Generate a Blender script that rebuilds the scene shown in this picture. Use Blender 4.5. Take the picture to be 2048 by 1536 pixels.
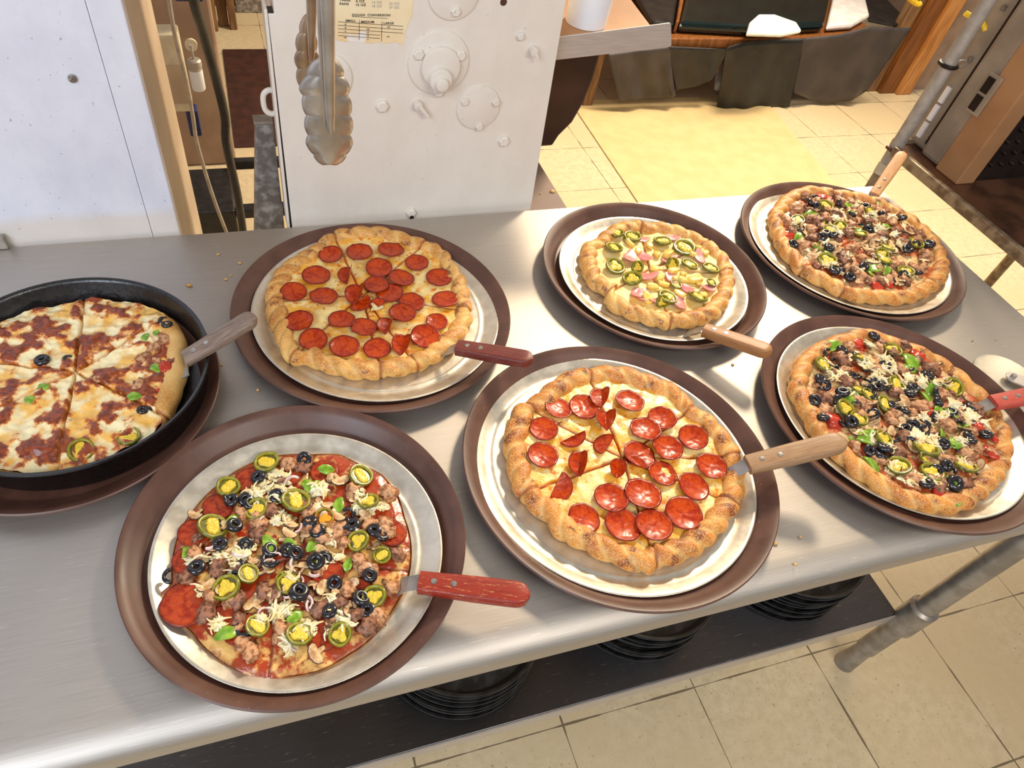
import bpy, bmesh, math, random
from mathutils import Vector, Matrix, noise
from math import sin, cos, pi, radians, sqrt, atan2, exp, hypot
random.seed(7)
for o in list(bpy.data.objects): bpy.data.objects.remove(o)
SC = bpy.context.scene
COL = SC.collection
# ------------------------------------------------------------------ camera, world, lights
FPX, PITCH, ROLL, YAW, CZ = 1366.81, radians(49.1008), radians(10.0048), radians(23.7), 1.587
def _axes():
    F = Vector((0, cos(PITCH), -sin(PITCH))); R0 = Vector((1, 0, 0)); U0 = R0.cross(F)
    R = R0*cos(ROLL) + U0*sin(ROLL); U = -R0*sin(ROLL) + U0*cos(ROLL)
    M = Matrix.Rotation(-YAW, 3, 'Z')
    return M @ R, M @ U, M @ F
CR, CU, CF = _axes()
CAMPOS = Vector((0, 0, CZ))
cam = bpy.data.cameras.new('camera'); camo = bpy.data.objects.new('camera', cam); COL.objects.link(camo)
cam.sensor_width = 36; cam.sensor_fit = 'HORIZONTAL'; cam.lens = FPX/2048*36
cam.shift_x = 78.53/2048; cam.shift_y = 35.79/2048; cam.clip_start = 0.02
m = Matrix((CR, CU, -CF)).transposed().to_4x4(); m.translation = CAMPOS; camo.matrix_world = m
SC.camera = camo
w = bpy.data.worlds.new('world'); SC.world = w; w.use_nodes = True
bg = w.node_tree.nodes['Background']; bg.inputs[0].default_value = (1.0, 0.96, 0.92, 1); bg.inputs[1].default_value = 0.30
def area(name, loc, target, size, energy, color, sy=None):
    l = bpy.data.lights.new(name, 'AREA'); l.energy = energy; l.color = color; l.size = size
    if sy: l.shape = 'RECTANGLE'; l.size_y = sy
    o = bpy.data.objects.new(name, l); COL.objects.link(o); o.location = loc
    o.rotation_euler = (Vector(target)-Vector(loc)).to_track_quat('-Z', 'Y').to_euler(); return o
area('warm_ceiling_lamp', (2.25, 2.65, 3.1), (0.5, 0.6, 0.87), 0.45, 104, (1.0, 0.81, 0.57), 0.4)
area('warm_reflection_fill', (3.5, 2.45, 2.25), (0.9, 0.7, 0.87), 2.0, 52, (1.0, 0.83, 0.60), 1.3)  # added fill, no real source; its reflection warms the right of the steel
area('cool_window_light', (-1.5, -1.0, 2.3), (0.0, 1.0, 0.95), 1.3, 40, (0.78, 0.87, 1.0), 1.3)
area('front_ceiling_lamp', (0.9, -1.1, 2.7), (0.7, 0.5, 0.3), 1.3, 22, (1.0, 0.93, 0.84), 0.35)
area('back_ceiling_lamp', (2.4, 2.6, 2.7), (2.4, 3.0, 0.0), 0.9, 30, (1.0, 0.90, 0.76), 0.9)
SC.view_settings.view_transform = 'Standard'; SC.view_settings.look = 'None'
SC.view_settings.exposure = 0.22; SC.view_settings.gamma = 1; SC.view_settings.use_curve_mapping = False
# ------------------------------------------------------------------ helpers
def ray(px, py):
    return CR*((px-1024+78.53)/FPX) + CU*((768+35.79-py)/FPX) + CF
def at(px, py, z):
    d = ray(px, py); return CAMPOS + d*((z-CZ)/d.z)
def onN(px, py, n):
    d = ray(px, py); return CAMPOS + d*(n/d.y)
def lin(c):
    return tuple(((v/255)/12.92 if v/255 <= .04045 else ((v/255+.055)/1.055)**2.4) for v in c) + (1,)
def crop(o, s, pts): return [(o[0]+p[0]/s, o[1]+p[1]/s) + tuple(p[2:]) for p in pts]
def nz(x, y, z=0, s=1.0): return noise.noise(Vector((x*s, y*s, z*s)))
class NT:
    def __init__(self, name):
        self.m = bpy.data.materials.new(name); self.m.use_nodes = True
        self.t = self.m.node_tree; self.b = self.t.nodes['Principled BSDF']
        self.tc = self.t.nodes.new('ShaderNodeTexCoord')
    def n(self, k, **a):
        x = self.t.nodes.new(k)
        for q, v in a.items(): setattr(x, q, v)
        return x
    def l(self, a, b): self.t.links.new(a, b)
    def coord(self, stretch=(1, 1, 1), src='Object'):
        mp = self.n('ShaderNodeMapping'); mp.inputs['Scale'].default_value = stretch
        self.l(self.tc.outputs[src], mp.inputs[0]); return mp.outputs[0]
    def noise(self, scale, detail=3, rough=.5, co=None, dist=0):
        x = self.n('ShaderNodeTexNoise'); x.inputs['Scale'].default_value = scale
        x.inputs['Detail'].default_value = detail; x.inputs['Roughness'].default_value = rough; x.inputs['Distortion'].default_value = dist
        self.l(co or self.coord(), x.inputs['Vector']); return x.outputs[0]
    def ramp(self, fac, stops):
        x = self.n('ShaderNodeValToRGB'); e = x.color_ramp.elements
        while len(e) > 1: e.remove(e[-1])
        e[0].position = stops[0][0]; e[0].color = stops[0][1]
        for p, c in stops[1:]:
            q = e.new(p); q.color = c
        self.l(fac, x.inputs[0]); return x.outputs[0]
    def sm(self, fac, a, b):
        x = self.n('ShaderNodeMapRange'); x.interpolation_type = 'SMOOTHSTEP'
        x.inputs[1].default_value = a; x.inputs[2].default_value = b; self.l(fac, x.inputs[0]); return x.outputs[0]
    def mix(self, f, a, b):
        x = self.n('ShaderNodeMix', data_type='RGBA')
        for s, v in ((0, f), (6, a), (7, b)):
            if hasattr(v, 'links'): self.l(v, x.inputs[s])
            else: x.inputs[s].default_value = v
        return x.outputs[2]
    def math(self, op, a, b=0):
        x = self.n('ShaderNodeMath', operation=op)
        for s, v in ((0, a), (1, b)):
            if hasattr(v, 'links'): self.l(v, x.inputs[s])
            else: x.inputs[s].default_value = v
        return x.outputs[0]
    def attr(self, nm):
        x = self.n('ShaderNodeAttribute'); x.attribute_name = nm; return x.outputs['Fac']
    def set(self, col=None, rough=None, metal=0, spec=None, coat=0, bump=None, bs=.3, bd=.002, sss=0, ani=0):
        def s(k, v):
            if v is None: return
            if hasattr(v, 'links'): self.l(v, self.b.inputs[k])
            else: self.b.inputs[k].default_value = v
        s('Base Color', col); s('Roughness', rough); s('Metallic', metal); s('Specular IOR Level', spec); s('Coat Weight', coat)
        if coat: self.b.inputs['Coat Roughness'].default_value = .15
        if ani: self.b.inputs['Anisotropic'].default_value = ani
        if sss: self.b.inputs['Subsurface Weight'].default_value = sss; self.b.inputs['Subsurface Scale'].default_value = .004
        if bump is not None:
            x = self.n('ShaderNodeBump'); x.inputs['Strength'].default_value = bs; x.inputs['Distance'].default_value = bd
            self.l(bump, x.inputs['Height']); self.l(x.outputs[0], self.b.inputs['Normal'])
        return self.m
def simple(name, c1, c2, scale=60, rough=.5, metal=0, stretch=(1, 1, 1), lo=.35, hi=.65, bs=.2, bd=.001, coat=0, sss=0, spec=None, detail=4):
    t = NT(name); f = t.noise(scale, detail, co=t.coord(stretch))
    return t.set(t.mix(t.sm(f, lo, hi), lin(c1), lin(c2)), rough, metal, bump=f, bs=bs, bd=bd, coat=coat, sss=sss, spec=spec)
def speck(t, base, col, scale, lo, hi, co=None, detail=2):
    return t.mix(t.sm(t.noise(scale, detail, co=co), lo, hi), base, col)
def mk(name, verts, faces, mats, parent=None, smooth=True, mi=None, loc=None, attrs=None):
    me = bpy.data.meshes.new(name); me.from_pydata([tuple(v) for v in verts], [], faces)
    for q in (mats if isinstance(mats, (list, tuple)) else [mats]): me.materials.append(q)
    if mi: me.polygons.foreach_set('material_index', mi)
    me.polygons.foreach_set('use_smooth', [smooth]*len(me.polygons))
    for k, v in (attrs or {}).items():
        a = me.attributes.new(k, 'FLOAT', 'POINT'); a.data.foreach_set('value', v)
    me.update()
    return link(name, me, parent, loc)
def link(name, me, parent=None, loc=None, rot=None, sc=None):
    o = bpy.data.objects.new(name, me); COL.objects.link(o)
    if parent: o.parent = parent
    if loc is not None: o.location = loc
    if rot is not None: o.rotation_euler = rot
    if sc is not None: o.scale = sc
    return o
def fixn(o):
    bm = bmesh.new(); bm.from_mesh(o.data); bmesh.ops.recalc_face_normals(bm, faces=bm.faces); bm.to_mesh(o.data); bm.free(); return o
def autosm(o, ang=35):
    me = o.data; bm = bmesh.new(); bm.from_mesh(me)
    for e in bm.edges:
        if len(e.link_faces) == 2 and e.calc_face_angle(0) > radians(ang): e.smooth = False
    bm.to_mesh(me); bm.free(); return o
def thing(name, label, cat, loc=(0, 0, 0), group=None):
    o = bpy.data.objects.new(name, None); COL.objects.link(o); o.location = loc; o.empty_display_size = .02
    return tag(o, label, cat, group)
def tag(o, label, cat, group=None):
    o['label'] = label; o['category'] = cat
    if group: o['group'] = group
    return o
def struct(o, label=None):
    o['kind'] = 'structure'
    if label: o['label'] = label
    return o
def pt(root, p): return Vector(p) - root.location if root else Vector(p)
class MB:
    def __init__(s): s.v = []; s.f = []
    def add(s, v, f):
        b = len(s.v); s.v += [Vector(x) for x in v]; s.f += [tuple(i+b for i in q) for q in f]
    def box(s, a, b):
        (x0, y0, z0), (x1, y1, z1) = a, b
        s.add([(x0,y0,z0),(x1,y0,z0),(x1,y1,z0),(x0,y1,z0),(x0,y0,z1),(x1,y0,z1),(x1,y1,z1),(x0,y1,z1)],
              [(0,3,2,1),(4,5,6,7),(0,1,5,4),(1,2,6,5),(2,3,7,6),(3,0,4,7)])
    def prism(s, poly, vec):
        n = len(poly); v = [Vector(p) for p in poly]; vec = Vector(vec)
        s.add(v+[p+vec for p in v], [tuple(range(n-1, -1, -1)), tuple(range(n, 2*n))]+[(i, (i+1) % n, n+(i+1) % n, n+i) for i in range(n)])
    def tube(s, pts, r, seg=12, cap=True):
        pts = [Vector(p) for p in pts]; N = len(pts); rs = r if isinstance(r, (list, tuple)) else [r]*N
        ref = None; V = []
        for i, p in enumerate(pts):
            d = (pts[min(i+1, N-1)]-pts[max(i-1, 0)]).normalized()
            if ref is None: ref = d.orthogonal().normalized()
            ref = (ref-d*ref.dot(d)).normalized(); q = d.cross(ref)
            V += [p+(ref*cos(2*pi*k/seg)+q*sin(2*pi*k/seg))*rs[i] for k in range(seg)]
        F = [(i*seg+k, i*seg+(k+1) % seg, (i+1)*seg+(k+1) % seg, (i+1)*seg+k) for i in range(N-1) for k in range(seg)]
        if cap: F += [tuple(range(seg-1, -1, -1)), tuple((N-1)*seg+k for k in range(seg))]
        s.add(V, F)
    def lathe(s, prof, c=(0, 0, 0), seg=96, axis='Z'):
        c = Vector(c); V = []; P = len(prof)
        for k in range(seg):
            a = 2*pi*k/seg
            for r, z in prof:
                V.append(c + (Vector((r*cos(a), r*sin(a), z)) if axis == 'Z' else Vector((r*cos(a), -z, r*sin(a)))))
        s.add(V, [(k*P+i, ((k+1) % seg)*P+i, ((k+1) % seg)*P+i+1, k*P+i+1) for k in range(seg) for i in range(P-1)])
    def build(s, name, mat, parent=None, smooth=False, bevel=0, loc=None, ang=35):
        o = mk(name, s.v, s.f, mat, parent, smooth, loc=loc)
        bm = bmesh.new(); bm.from_mesh(o.data); bmesh.ops.remove_doubles(bm, verts=bm.verts, dist=1e-6)
        bmesh.ops.recalc_face_normals(bm, faces=bm.faces); bm.to_mesh(o.data); bm.free()
        if smooth: autosm(o, ang)
        if bevel:
            md = o.modifiers.new('bevel', 'BEVEL'); md.width = bevel; md.segments = 2; md.limit_method = 'ANGLE'
        return o
def spline(P, n):
    P = [Vector(p) for p in P]; out = []
    for i in range(len(P)-1):
        a, b, c, d = P[max(i-1, 0)], P[i], P[i+1], P[min(i+2, len(P)-1)]
        for k in range(n):
            t = k/n; out.append(.5*((2*b)+(c-a)*t+(2*a-5*b+4*c-d)*t*t+(3*b-3*c+d-a)*t**3))
    return out+[P[-1]]
# ------------------------------------------------------------------ materials
def steel(name, c1, c2, rough, ani=.5, scratch=True, stretch=(14, 900, 900)):
    t = NT(name); br = t.noise(1.0, 4, .6, t.coord(stretch)); big = t.noise(3.5, 3)
    c = t.mix(t.sm(br, .3, .7), lin(c1), lin(c2))
    r = t.math('ADD', t.math('MULTIPLY', br, .06), rough-.03)
    r = t.math('ADD', r, t.math('MULTIPLY', t.math('SUBTRACT', big, .5), .22))
    if scratch:
        v = t.noise(1.0, 2, .5, t.coord((30, 900, 900))); sc = t.sm(v, .68, .74)
        c = t.mix(t.math('MULTIPLY', sc, .5), c, lin((250, 245, 240)))
    return t.set(c, r, 1.0, bump=br, bs=.04, bd=.0003, ani=ani)
M = {}
M['table'] = steel('brushed_table_steel', (186, 180, 173), (197, 190, 182), .56, 0)
M['shelf'] = steel('dull_shelf_steel', (98, 96, 98), (108, 106, 108), .42)
M['galv'] = simple('galvanised_metal', (128, 120, 114), (186, 180, 176), 60, .5, .5, bs=.3, lo=.4, hi=.7)
M['pipe'] = simple('leg_tube_steel', (146, 140, 132), (172, 166, 158), 30, .4, .6, bs=.1)
M['pole'] = simple('dull_pole_steel', (166, 158, 148), (186, 178, 168), 50, .45, .35, bs=.15)
M['alu'] = None
t = NT('pan_aluminium'); f = t.noise(55, 5, .6); g = t.noise(900, 2)
c = t.mix(t.sm(f, .3, .7), lin((204, 196, 180)), lin((222, 215, 200))); c = speck(t, c, lin((205, 190, 160)), 30, .62, .75)
M['alu'] = t.set(c, t.math('ADD', t.math('MULTIPLY', f, .25), .25), .8, bump=g, bs=.12, bd=.0003)
t = NT('brown_tray_plastic'); f = t.noise(25, 4); c = t.mix(t.sm(f, .3, .7), lin((82, 54, 44)), lin((98, 66, 54)))
c = speck(t, c, lin((150, 120, 100)), 420, .72, .78); M['tray'] = t.set(c, t.math('ADD', t.math('MULTIPLY', f, .2), .3), 0, bump=t.noise(500, 2), bs=.1, bd=.0003)
t = NT('black_pan_iron'); f = t.noise(140, 4, .7); M['iron'] = t.set(t.mix(t.sm(f, .35, .7), lin((7, 7, 9)), lin((20, 20, 25))), t.math('ADD', t.math('MULTIPLY', f, .3), .15), 0, spec=.8, bump=f, bs=.5, bd=.0012)
M['stackpan'] = simple('black_stack_pan', (20, 20, 21), (44, 44, 45), 60, .35, 0, bs=.2, spec=.6)
t = NT('cream_floor_tile'); co = t.coord()
f = t.noise(38, 5, .7, co); c = t.mix(t.sm(f, .3, .72), lin((226, 208, 172)), lin((206, 186, 148)))
c = speck(t, c, lin((170, 148, 112)), 110, .63, .72, t.coord((1, 1, 1))); c = t.mix(t.sm(t.noise(2.2, 2), .3, .7), c, lin((214, 192, 152)))
sep = t.n('ShaderNodeSeparateXYZ'); t.l(t.tc.outputs['Object'], sep.inputs[0])
def gl(o, off, wd):
    v = t.math('SUBTRACT', o, off); v = t.math('DIVIDE', v, .335); v = t.math('SUBTRACT', v, t.math('ROUND', v)); v = t.math('ABSOLUTE', v)
    return t.math('LESS_THAN', v, wd)
jit = t.math('ADD', t.math('MULTIPLY', t.sm(t.noise(9, 3), .35, .75), .008), .0022)
gr = t.math('MAXIMUM', gl(sep.outputs[0], .155, jit), gl(sep.outputs[1], .315, jit))
c = t.mix(t.math('MULTIPLY', gr, .8), c, lin((84, 66, 46)))
M['floor'] = t.set(c, .42, 0, bump=t.math('SUBTRACT', f, gr), bs=.15, bd=.001)
M['mat'] = simple('tan_floor_mat', (214, 186, 132), (220, 194, 142), 12, .6, bs=.3)
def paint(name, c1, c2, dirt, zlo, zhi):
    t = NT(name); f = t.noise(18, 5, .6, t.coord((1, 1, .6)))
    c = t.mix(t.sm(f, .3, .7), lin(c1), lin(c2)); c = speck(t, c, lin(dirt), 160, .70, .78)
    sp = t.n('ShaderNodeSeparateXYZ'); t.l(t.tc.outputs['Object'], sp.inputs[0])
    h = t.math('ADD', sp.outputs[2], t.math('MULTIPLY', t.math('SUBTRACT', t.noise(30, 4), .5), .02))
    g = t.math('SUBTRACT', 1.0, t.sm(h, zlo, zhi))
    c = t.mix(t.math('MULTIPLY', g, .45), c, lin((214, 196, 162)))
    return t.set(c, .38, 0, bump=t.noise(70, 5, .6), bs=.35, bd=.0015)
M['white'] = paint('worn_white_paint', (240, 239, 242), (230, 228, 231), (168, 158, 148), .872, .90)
M['wallw'] = paint('white_wall_laminate', (226, 226, 236), (216, 216, 228), (176, 172, 172), .90, .925)
M['beige'] = simple('beige_panel_paint', (196, 176, 152), (176, 156, 132), 6, .5, bs=.1)
M['cream'] = simple('cream_plastic', (214, 204, 178), (200, 188, 160), 30, .45)
M['pinkb'] = simple('dusty_beige_panel', (168, 142, 122), (150, 124, 106), 8, .55, bs=.15)
M['black'] = simple('black_rubber', (26, 26, 28), (40, 40, 44), 40, .4, bs=.2)
M['bag'] = simple('black_plastic_sheet', (20, 19, 19), (34, 32, 30), 14, .38, bs=.4, bd=.004)
M['bag2'] = simple('dark_grey_plastic_sheet', (54, 47, 46), (70, 61, 58), 9, .42, bs=.3, bd=.004)
M['green'] = simple('dark_green_plastic', (2, 8, 9), (4, 22, 20), 4, .12, bs=.1)
M['cloth'] = simple('white_cloth', (214, 216, 210), (232, 234, 230), 20, .8, bs=.4)
M['paper'] = simple('white_paper', (222, 214, 208), (236, 230, 226), 20, .8, bs=.1)
M['brownmat'] = simple('dark_brown_mat', (58, 30, 22), (74, 40, 30), 20, .6, bs=.2)
M['chute'] = simple('dark_brown_metal', (56, 34, 26), (78, 50, 38), 7, .4, bs=.1)
M['tan'] = simple('tan_board', (172, 126, 84), (150, 106, 68), 7, .6, bs=.1)
M['greym'] = simple('grey_brown_enamel', (166, 150, 130), (146, 130, 112), 12, .45, .2, bs=.15)
M['rust'] = simple('rusty_brown_shelf', (74, 48, 34), (112, 74, 52), 16, .32, .3, bs=.35)
M['rustrim'] = simple('worn_rusty_rim', (120, 98, 74), (166, 146, 118), 45, .45, .4, bs=.4)
M['perf'] = simple('dark_perforated_metal', (28, 20, 18), (42, 32, 28), 30, .35, .4)
M['yellow'] = simple('yellow_cord', (236, 196, 30), (220, 176, 20), 30, .4)
M['blue'] = simple('dark_blue_plastic', (26, 32, 78), (40, 50, 110), 30, .35)
M['screw'] = simple('screw_metal', (150, 146, 140), (190, 186, 180), 200, .3, .9)
M['ink'] = simple('black_ink', (24, 20, 20), (30, 26, 26), 50, .8)
M['inkf'] = simple('faded_ink', (176, 166, 160), (186, 176, 170), 50, .8)
M['cup'] = simple('white_plastic_cup', (232, 236, 242), (224, 228, 236), 10, .3)
M['strip'] = simple('satin_steel_strip', (196, 188, 182), (208, 200, 194), 20, .38, .55, (1, 1, 20), bs=.05)
def wood(name, c1, c2, c3, worn=.65, rough=.45, sc=30):
    t = NT(name); co = t.coord((1, 9, 9)); f = t.noise(sc, 5, .65, co, .4)
    c = t.mix(t.sm(f, .3, .65), lin(c1), lin(c2)); c = t.mix(t.sm(t.noise(sc*2.2, 4, .7, co), worn, worn+.08), c, lin(c3))
    return t.set(c, rough, 0, bump=f, bs=.35, bd=.0008)
M['w_grey'] = wood('weathered_grey_wood', (112, 92, 80), (146, 126, 110), (172, 158, 144))
M['w_maroon'] = wood('maroon_stained_wood', (92, 32, 28), (116, 48, 38), (150, 96, 66), .6)
M['w_tan'] = wood('tan_wood', (146, 98, 56), (164, 114, 68), (120, 78, 44))
M['w_oak'] = wood('worn_oak_wood', (140, 104, 72), (164, 128, 92), (104, 74, 52))
M['w_red'] = wood('worn_red_wood', (128, 30, 16), (150, 44, 24), (196, 144, 92), .58)
M['w_light'] = wood('light_tan_wood', (184, 132, 84), (202, 152, 102), (168, 118, 74))
M['w_rose'] = wood('faded_red_wood', (176, 66, 56), (196, 84, 70), (206, 140, 112), .62)
M['w_post'] = simple('orange_pine', (176, 112, 48), (206, 146, 82), 9, .5, 0, (6, 6, .6), bs=.3)
M['w_post2'] = simple('dark_pine', (112, 64, 22), (140, 84, 34), 9, .5, 0, (6, 6, .6), bs=.3)
M['w_dirty'] = simple('dirty_pine', (150, 112, 72), (112, 78, 48), 9, .6, 0, (6, 6, .8), bs=.3)
# food
def crustmat(name, base, light, dark, spots=.56):
    t = NT(name); f = t.noise(30, 5, .65); c = t.mix(t.sm(f, .36, .62), lin(light), lin(base))
    tp = t.math('MULTIPLY', t.attr('top'), t.sm(t.noise(26, 4, .6), .40, .62)); c = t.mix(t.math('MULTIPLY', tp, .75), c, lin(tuple((a+b)//2 for a, b in zip(base, dark))))
    c = t.mix(t.sm(t.noise(44, 5, .6), spots+.02, spots+.12), c, lin(dark))
    c = t.mix(t.math('MULTIPLY', t.sm(t.noise(620, 2), .50, .62), .5), c, lin((240, 208, 142)))
    c = t.mix(t.math('MULTIPLY', t.attr('low'), .7), c, lin((230, 190, 120)))
    c = t.mix(t.attr('cut'), c, lin((150, 80, 34)))
    return t.set(c, .45, 0, bump=t.noise(330, 5, .7), bs=.5, bd=.0012, sss=.06)
M['crust'] = crustmat('golden_crust', (202, 130, 44), (228, 174, 92), (132, 58, 16), .53)
M['crust2'] = crustmat('deep_golden_crust', (196, 114, 34), (224, 156, 70), (124, 52, 14), .51)
M['crust3'] = crustmat('pale_tan_crust', (204, 144, 66), (214, 158, 80), (170, 104, 44), .66)
t = NT('melted_cheese_with_oil'); f = t.noise(48, 5, .6); ns = t.noise(24, 3)
c = t.mix(t.sm(f, .40, .60), lin((244, 218, 148)), lin((238, 174, 60)))
c = t.mix(t.sm(t.noise(75, 5, .6), .54, .66), c, lin((226, 126, 28)))
c = t.mix(t.sm(t.noise(190, 3), .66, .74), c, lin((170, 74, 22)))
ed = t.math('MULTIPLY', t.attr('edge'), t.sm(t.noise(60, 3), .32, .55)); c = t.mix(ed, c, lin((190, 70, 34)))
c = t.mix(t.attr('cut'), c, lin((176, 66, 26)))
M['cheese'] = t.set(c, .36, 0, bump=t.noise(120, 4), bs=.6, bd=.0018, sss=.1, coat=.1, spec=.4)
t = NT('pale_melted_cheese'); c = t.mix(t.sm(t.noise(60, 5, .6), .4, .7), lin((238, 212, 146)), lin((232, 184, 88)))
ed = t.math('MULTIPLY', t.attr('edge'), t.sm(t.noise(60, 3), .4, .6)); c = t.mix(ed, c, lin((206, 92, 52))); c = t.mix(t.attr('cut'), c, lin((196, 110, 70)))
M['cheese2'] = t.set(c, .45, 0, bump=t.noise(120, 4), bs=.6, bd=.0015, sss=.1, spec=.3)
t = NT('browned_cheese'); g = t.noise(34, 4, .6)
c = t.mix(t.sm(g, .40, .62), lin((246, 232, 184)), lin((238, 184, 86)))
f = t.math('ADD', t.math('MULTIPLY', t.attr('lump'), .45), t.math('MULTIPLY', t.noise(65, 7, .7, dist=.2), .55))
c = t.mix(t.sm(f, .46, .53), c, lin((214, 124, 44))); c = t.mix(t.sm(f, .505, .57), c, t.mix(t.sm(t.noise(180, 4), .4, .6), lin((150, 66, 26)), lin((112, 46, 22))))
c = t.mix(t.math('MULTIPLY', t.attr('cut'), .55), c, lin((190, 120, 50)))
M['cheese3'] = t.set(c, .3, 0, bump=t.noise(110, 5, .6), bs=.6, bd=.0025, sss=.08, coat=.25)
t = NT('sauce_and_cheese'); f = t.noise(34, 5, .6)
c = t.mix(t.sm(f, .46, .56), lin((166, 60, 24)), lin((226, 180, 104))); c = t.mix(t.sm(t.noise(90, 4), .55, .68), c, lin((150, 36, 16)))
c = t.mix(t.math('MULTIPLY', t.attr('edge'), t.sm(t.noise(50, 4), .35, .6)), c, lin((132, 62, 26))); c = t.mix(t.attr('cut'), c, lin((120, 40, 20)))
M['sauce'] = t.set(c, .24, 0, bump=t.noise(140, 4), bs=.6, bd=.002, coat=.3, sss=.05)
t = NT('supreme_cheese'); f = t.noise(40, 5, .6)
c = t.mix(t.sm(f, .42, .56), lin((190, 84, 40)), lin((226, 196, 140))); c = t.mix(t.sm(t.noise(100, 4), .55, .68), c, lin((150, 80, 44)))
c = t.mix(t.attr('edge'), c, lin((200, 84, 44)))
M['supreme'] = t.set(c, .3, 0, bump=t.noise(140, 4), bs=.6, bd=.002, coat=.2)
t = NT('thin_dough'); M['dough'] = t.set(t.mix(t.sm(t.noise(60, 4), .35, .7), lin((196, 142, 78)), lin((150, 92, 42))), .6, 0, bump=t.noise(200, 3), bs=.3)
t = NT('pepperoni'); f = t.noise(130, 4, .6); c = t.mix(t.sm(f, .35, .65), lin((156, 34, 0)), lin((190, 66, 4)))
c = t.mix(t.math('MULTIPLY', t.sm(t.noise(500, 2), .60, .70), .45), c, lin((222, 110, 50))); c = t.mix(t.attr('rim'), c, lin((118, 16, 6)))
M['pep'] = t.set(c, .34, 0, bump=t.noise(260, 3), bs=.3, bd=.0007, coat=.22, spec=.25)
t = NT('pepperoni_flat'); f = t.noise(120, 5, .65); c = t.mix(t.sm(f, .35, .6), lin((134, 34, 12)), lin((172, 66, 28)))
c = t.mix(t.math('MULTIPLY', t.attr('rim'), .7), c, lin((96, 24, 10)))
M['pepf'] = t.set(c, .34, 0, bump=f, bs=.5, bd=.0012, coat=.1, spec=.3)
M['jskin'] = simple('jalapeno_skin', (86, 88, 12), (118, 114, 20), 200, .25, coat=.4)
M['jflesh'] = simple('jalapeno_flesh', (150, 142, 34), (128, 124, 28), 300, .3, coat=.3, sss=.1)
M['jseed'] = simple('jalapeno_seeds', (214, 180, 30), (236, 206, 70), 500, .35, coat=.3, bs=.5)
M['jred'] = simple('orange_jalapeno_skin', (196, 84, 14), (170, 66, 12), 200, .25, coat=.4)
M['jseed2'] = simple('orange_jalapeno_seeds', (240, 168, 14), (228, 140, 10), 500, .35, coat=.3, bs=.5)
M['olive'] = simple('black_olive', (18, 16, 22), (36, 32, 38), 150, .22, coat=.4)
M['saus'] = simple('sausage', (204, 154, 112), (140, 88, 56), 170, .42, lo=.4, hi=.62, bs=.8, bd=.002, spec=.3)
M['saus2'] = simple('dark_sausage', (154, 106, 80), (92, 58, 40), 170, .42, lo=.4, hi=.62, bs=.8, bd=.002, spec=.3)
M['mush'] = simple('mushroom', (222, 190, 142), (176, 132, 86), 150, .45, coat=.1)
M['mushd'] = simple('mushroom_gills', (86, 62, 40), (60, 42, 28), 200, .5)
M['gpep'] = simple('green_pepper', (96, 140, 24), (146, 180, 56), 90, .25, coat=.3)
M['tom'] = simple('tomato_red', (196, 60, 34), (176, 44, 24), 150, .25, coat=.4)
M['ham'] = simple('ham', (214, 124, 124), (226, 150, 144), 150, .35, coat=.2, sss=.1)
M['pine'] = simple('pineapple', (240, 210, 112), (228, 190, 84), 180, .3, coat=.2, sss=.15)
M['shred'] = simple('white_cheese', (242, 230, 196), (236, 210, 150), 90, .3, coat=.2, sss=.15)
M['onion'] = simple('onion', (232, 214, 204), (214, 184, 178), 120, .3, coat=.2)
M['crumb'] = simple('toasted_crumb', (222, 184, 120), (190, 140, 70), 200, .6)
# ------------------------------------------------------------------ the room
mb = MB(); mb.box((-4, -2.5, -.05), (5.5, 5.2, 0)); struct(mb.build('floor', M['floor']))
mb = MB(); mb.box((.35, 4.25, 0), (5.5, 4.33, 2.8)); struct(mb.build('wall_back', M['pinkb']))
P0 = onN(490, 0, 4.2)
mb = MB(); mb.box((-.6, 4.25, 0), (.35, 4.33, 2.8)); struct(mb.build('wall_rear', M['w_dirty']))
# left wall panel, its corner trim and the beige end
WN = 1.004
mb = MB(); mb.box((-1.6, WN, 0), (-.165, 1.40, 2.4)); struct(mb.build('wall_left', M['wallw']))
mb = MB(); mb.box((-.1645, WN-.001, 0), (-.123, 1.03, 2.4)); struct(mb.build('trim_1', M['wallw'], bevel=.002))
mb = MB(); mb.box((-.1645, 1.031, 0), (-.124, 1.40, 2.4)); struct(mb.build('trim_2', M['beige'], bevel=.004))
s = onN(145, 157, WN-.001)
mb = MB(); mb.lathe([(0, .0022), (.003, .0022), (.0052, .0016), (.0058, 0)], s, 24, 'Y'); mb.box((s.x-.0035, s.y-.0028, s.z-.0005), (s.x+.0035, s.y-.002, s.z+.0005)); mb.box((s.x-.0005, s.y-.0028, s.z-.0035), (s.x+.0005, s.y-.002, s.z+.0035))
tag(mb.build('panel_screw', M['screw'], smooth=True), 'small metal screw head in the white wall panel at upper left', 'screw')
a = onN(6, 470, WN)
mb = MB(); mb.box((a.x-.08, WN-.012, .8705), (a.x+.003, WN-.0012, .8705+.022))
tag(mb.build('metal_bracket', M['pipe'], bevel=.002), 'small grey metal bracket at the foot of the white wall, at left edge', 'bracket')
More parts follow.
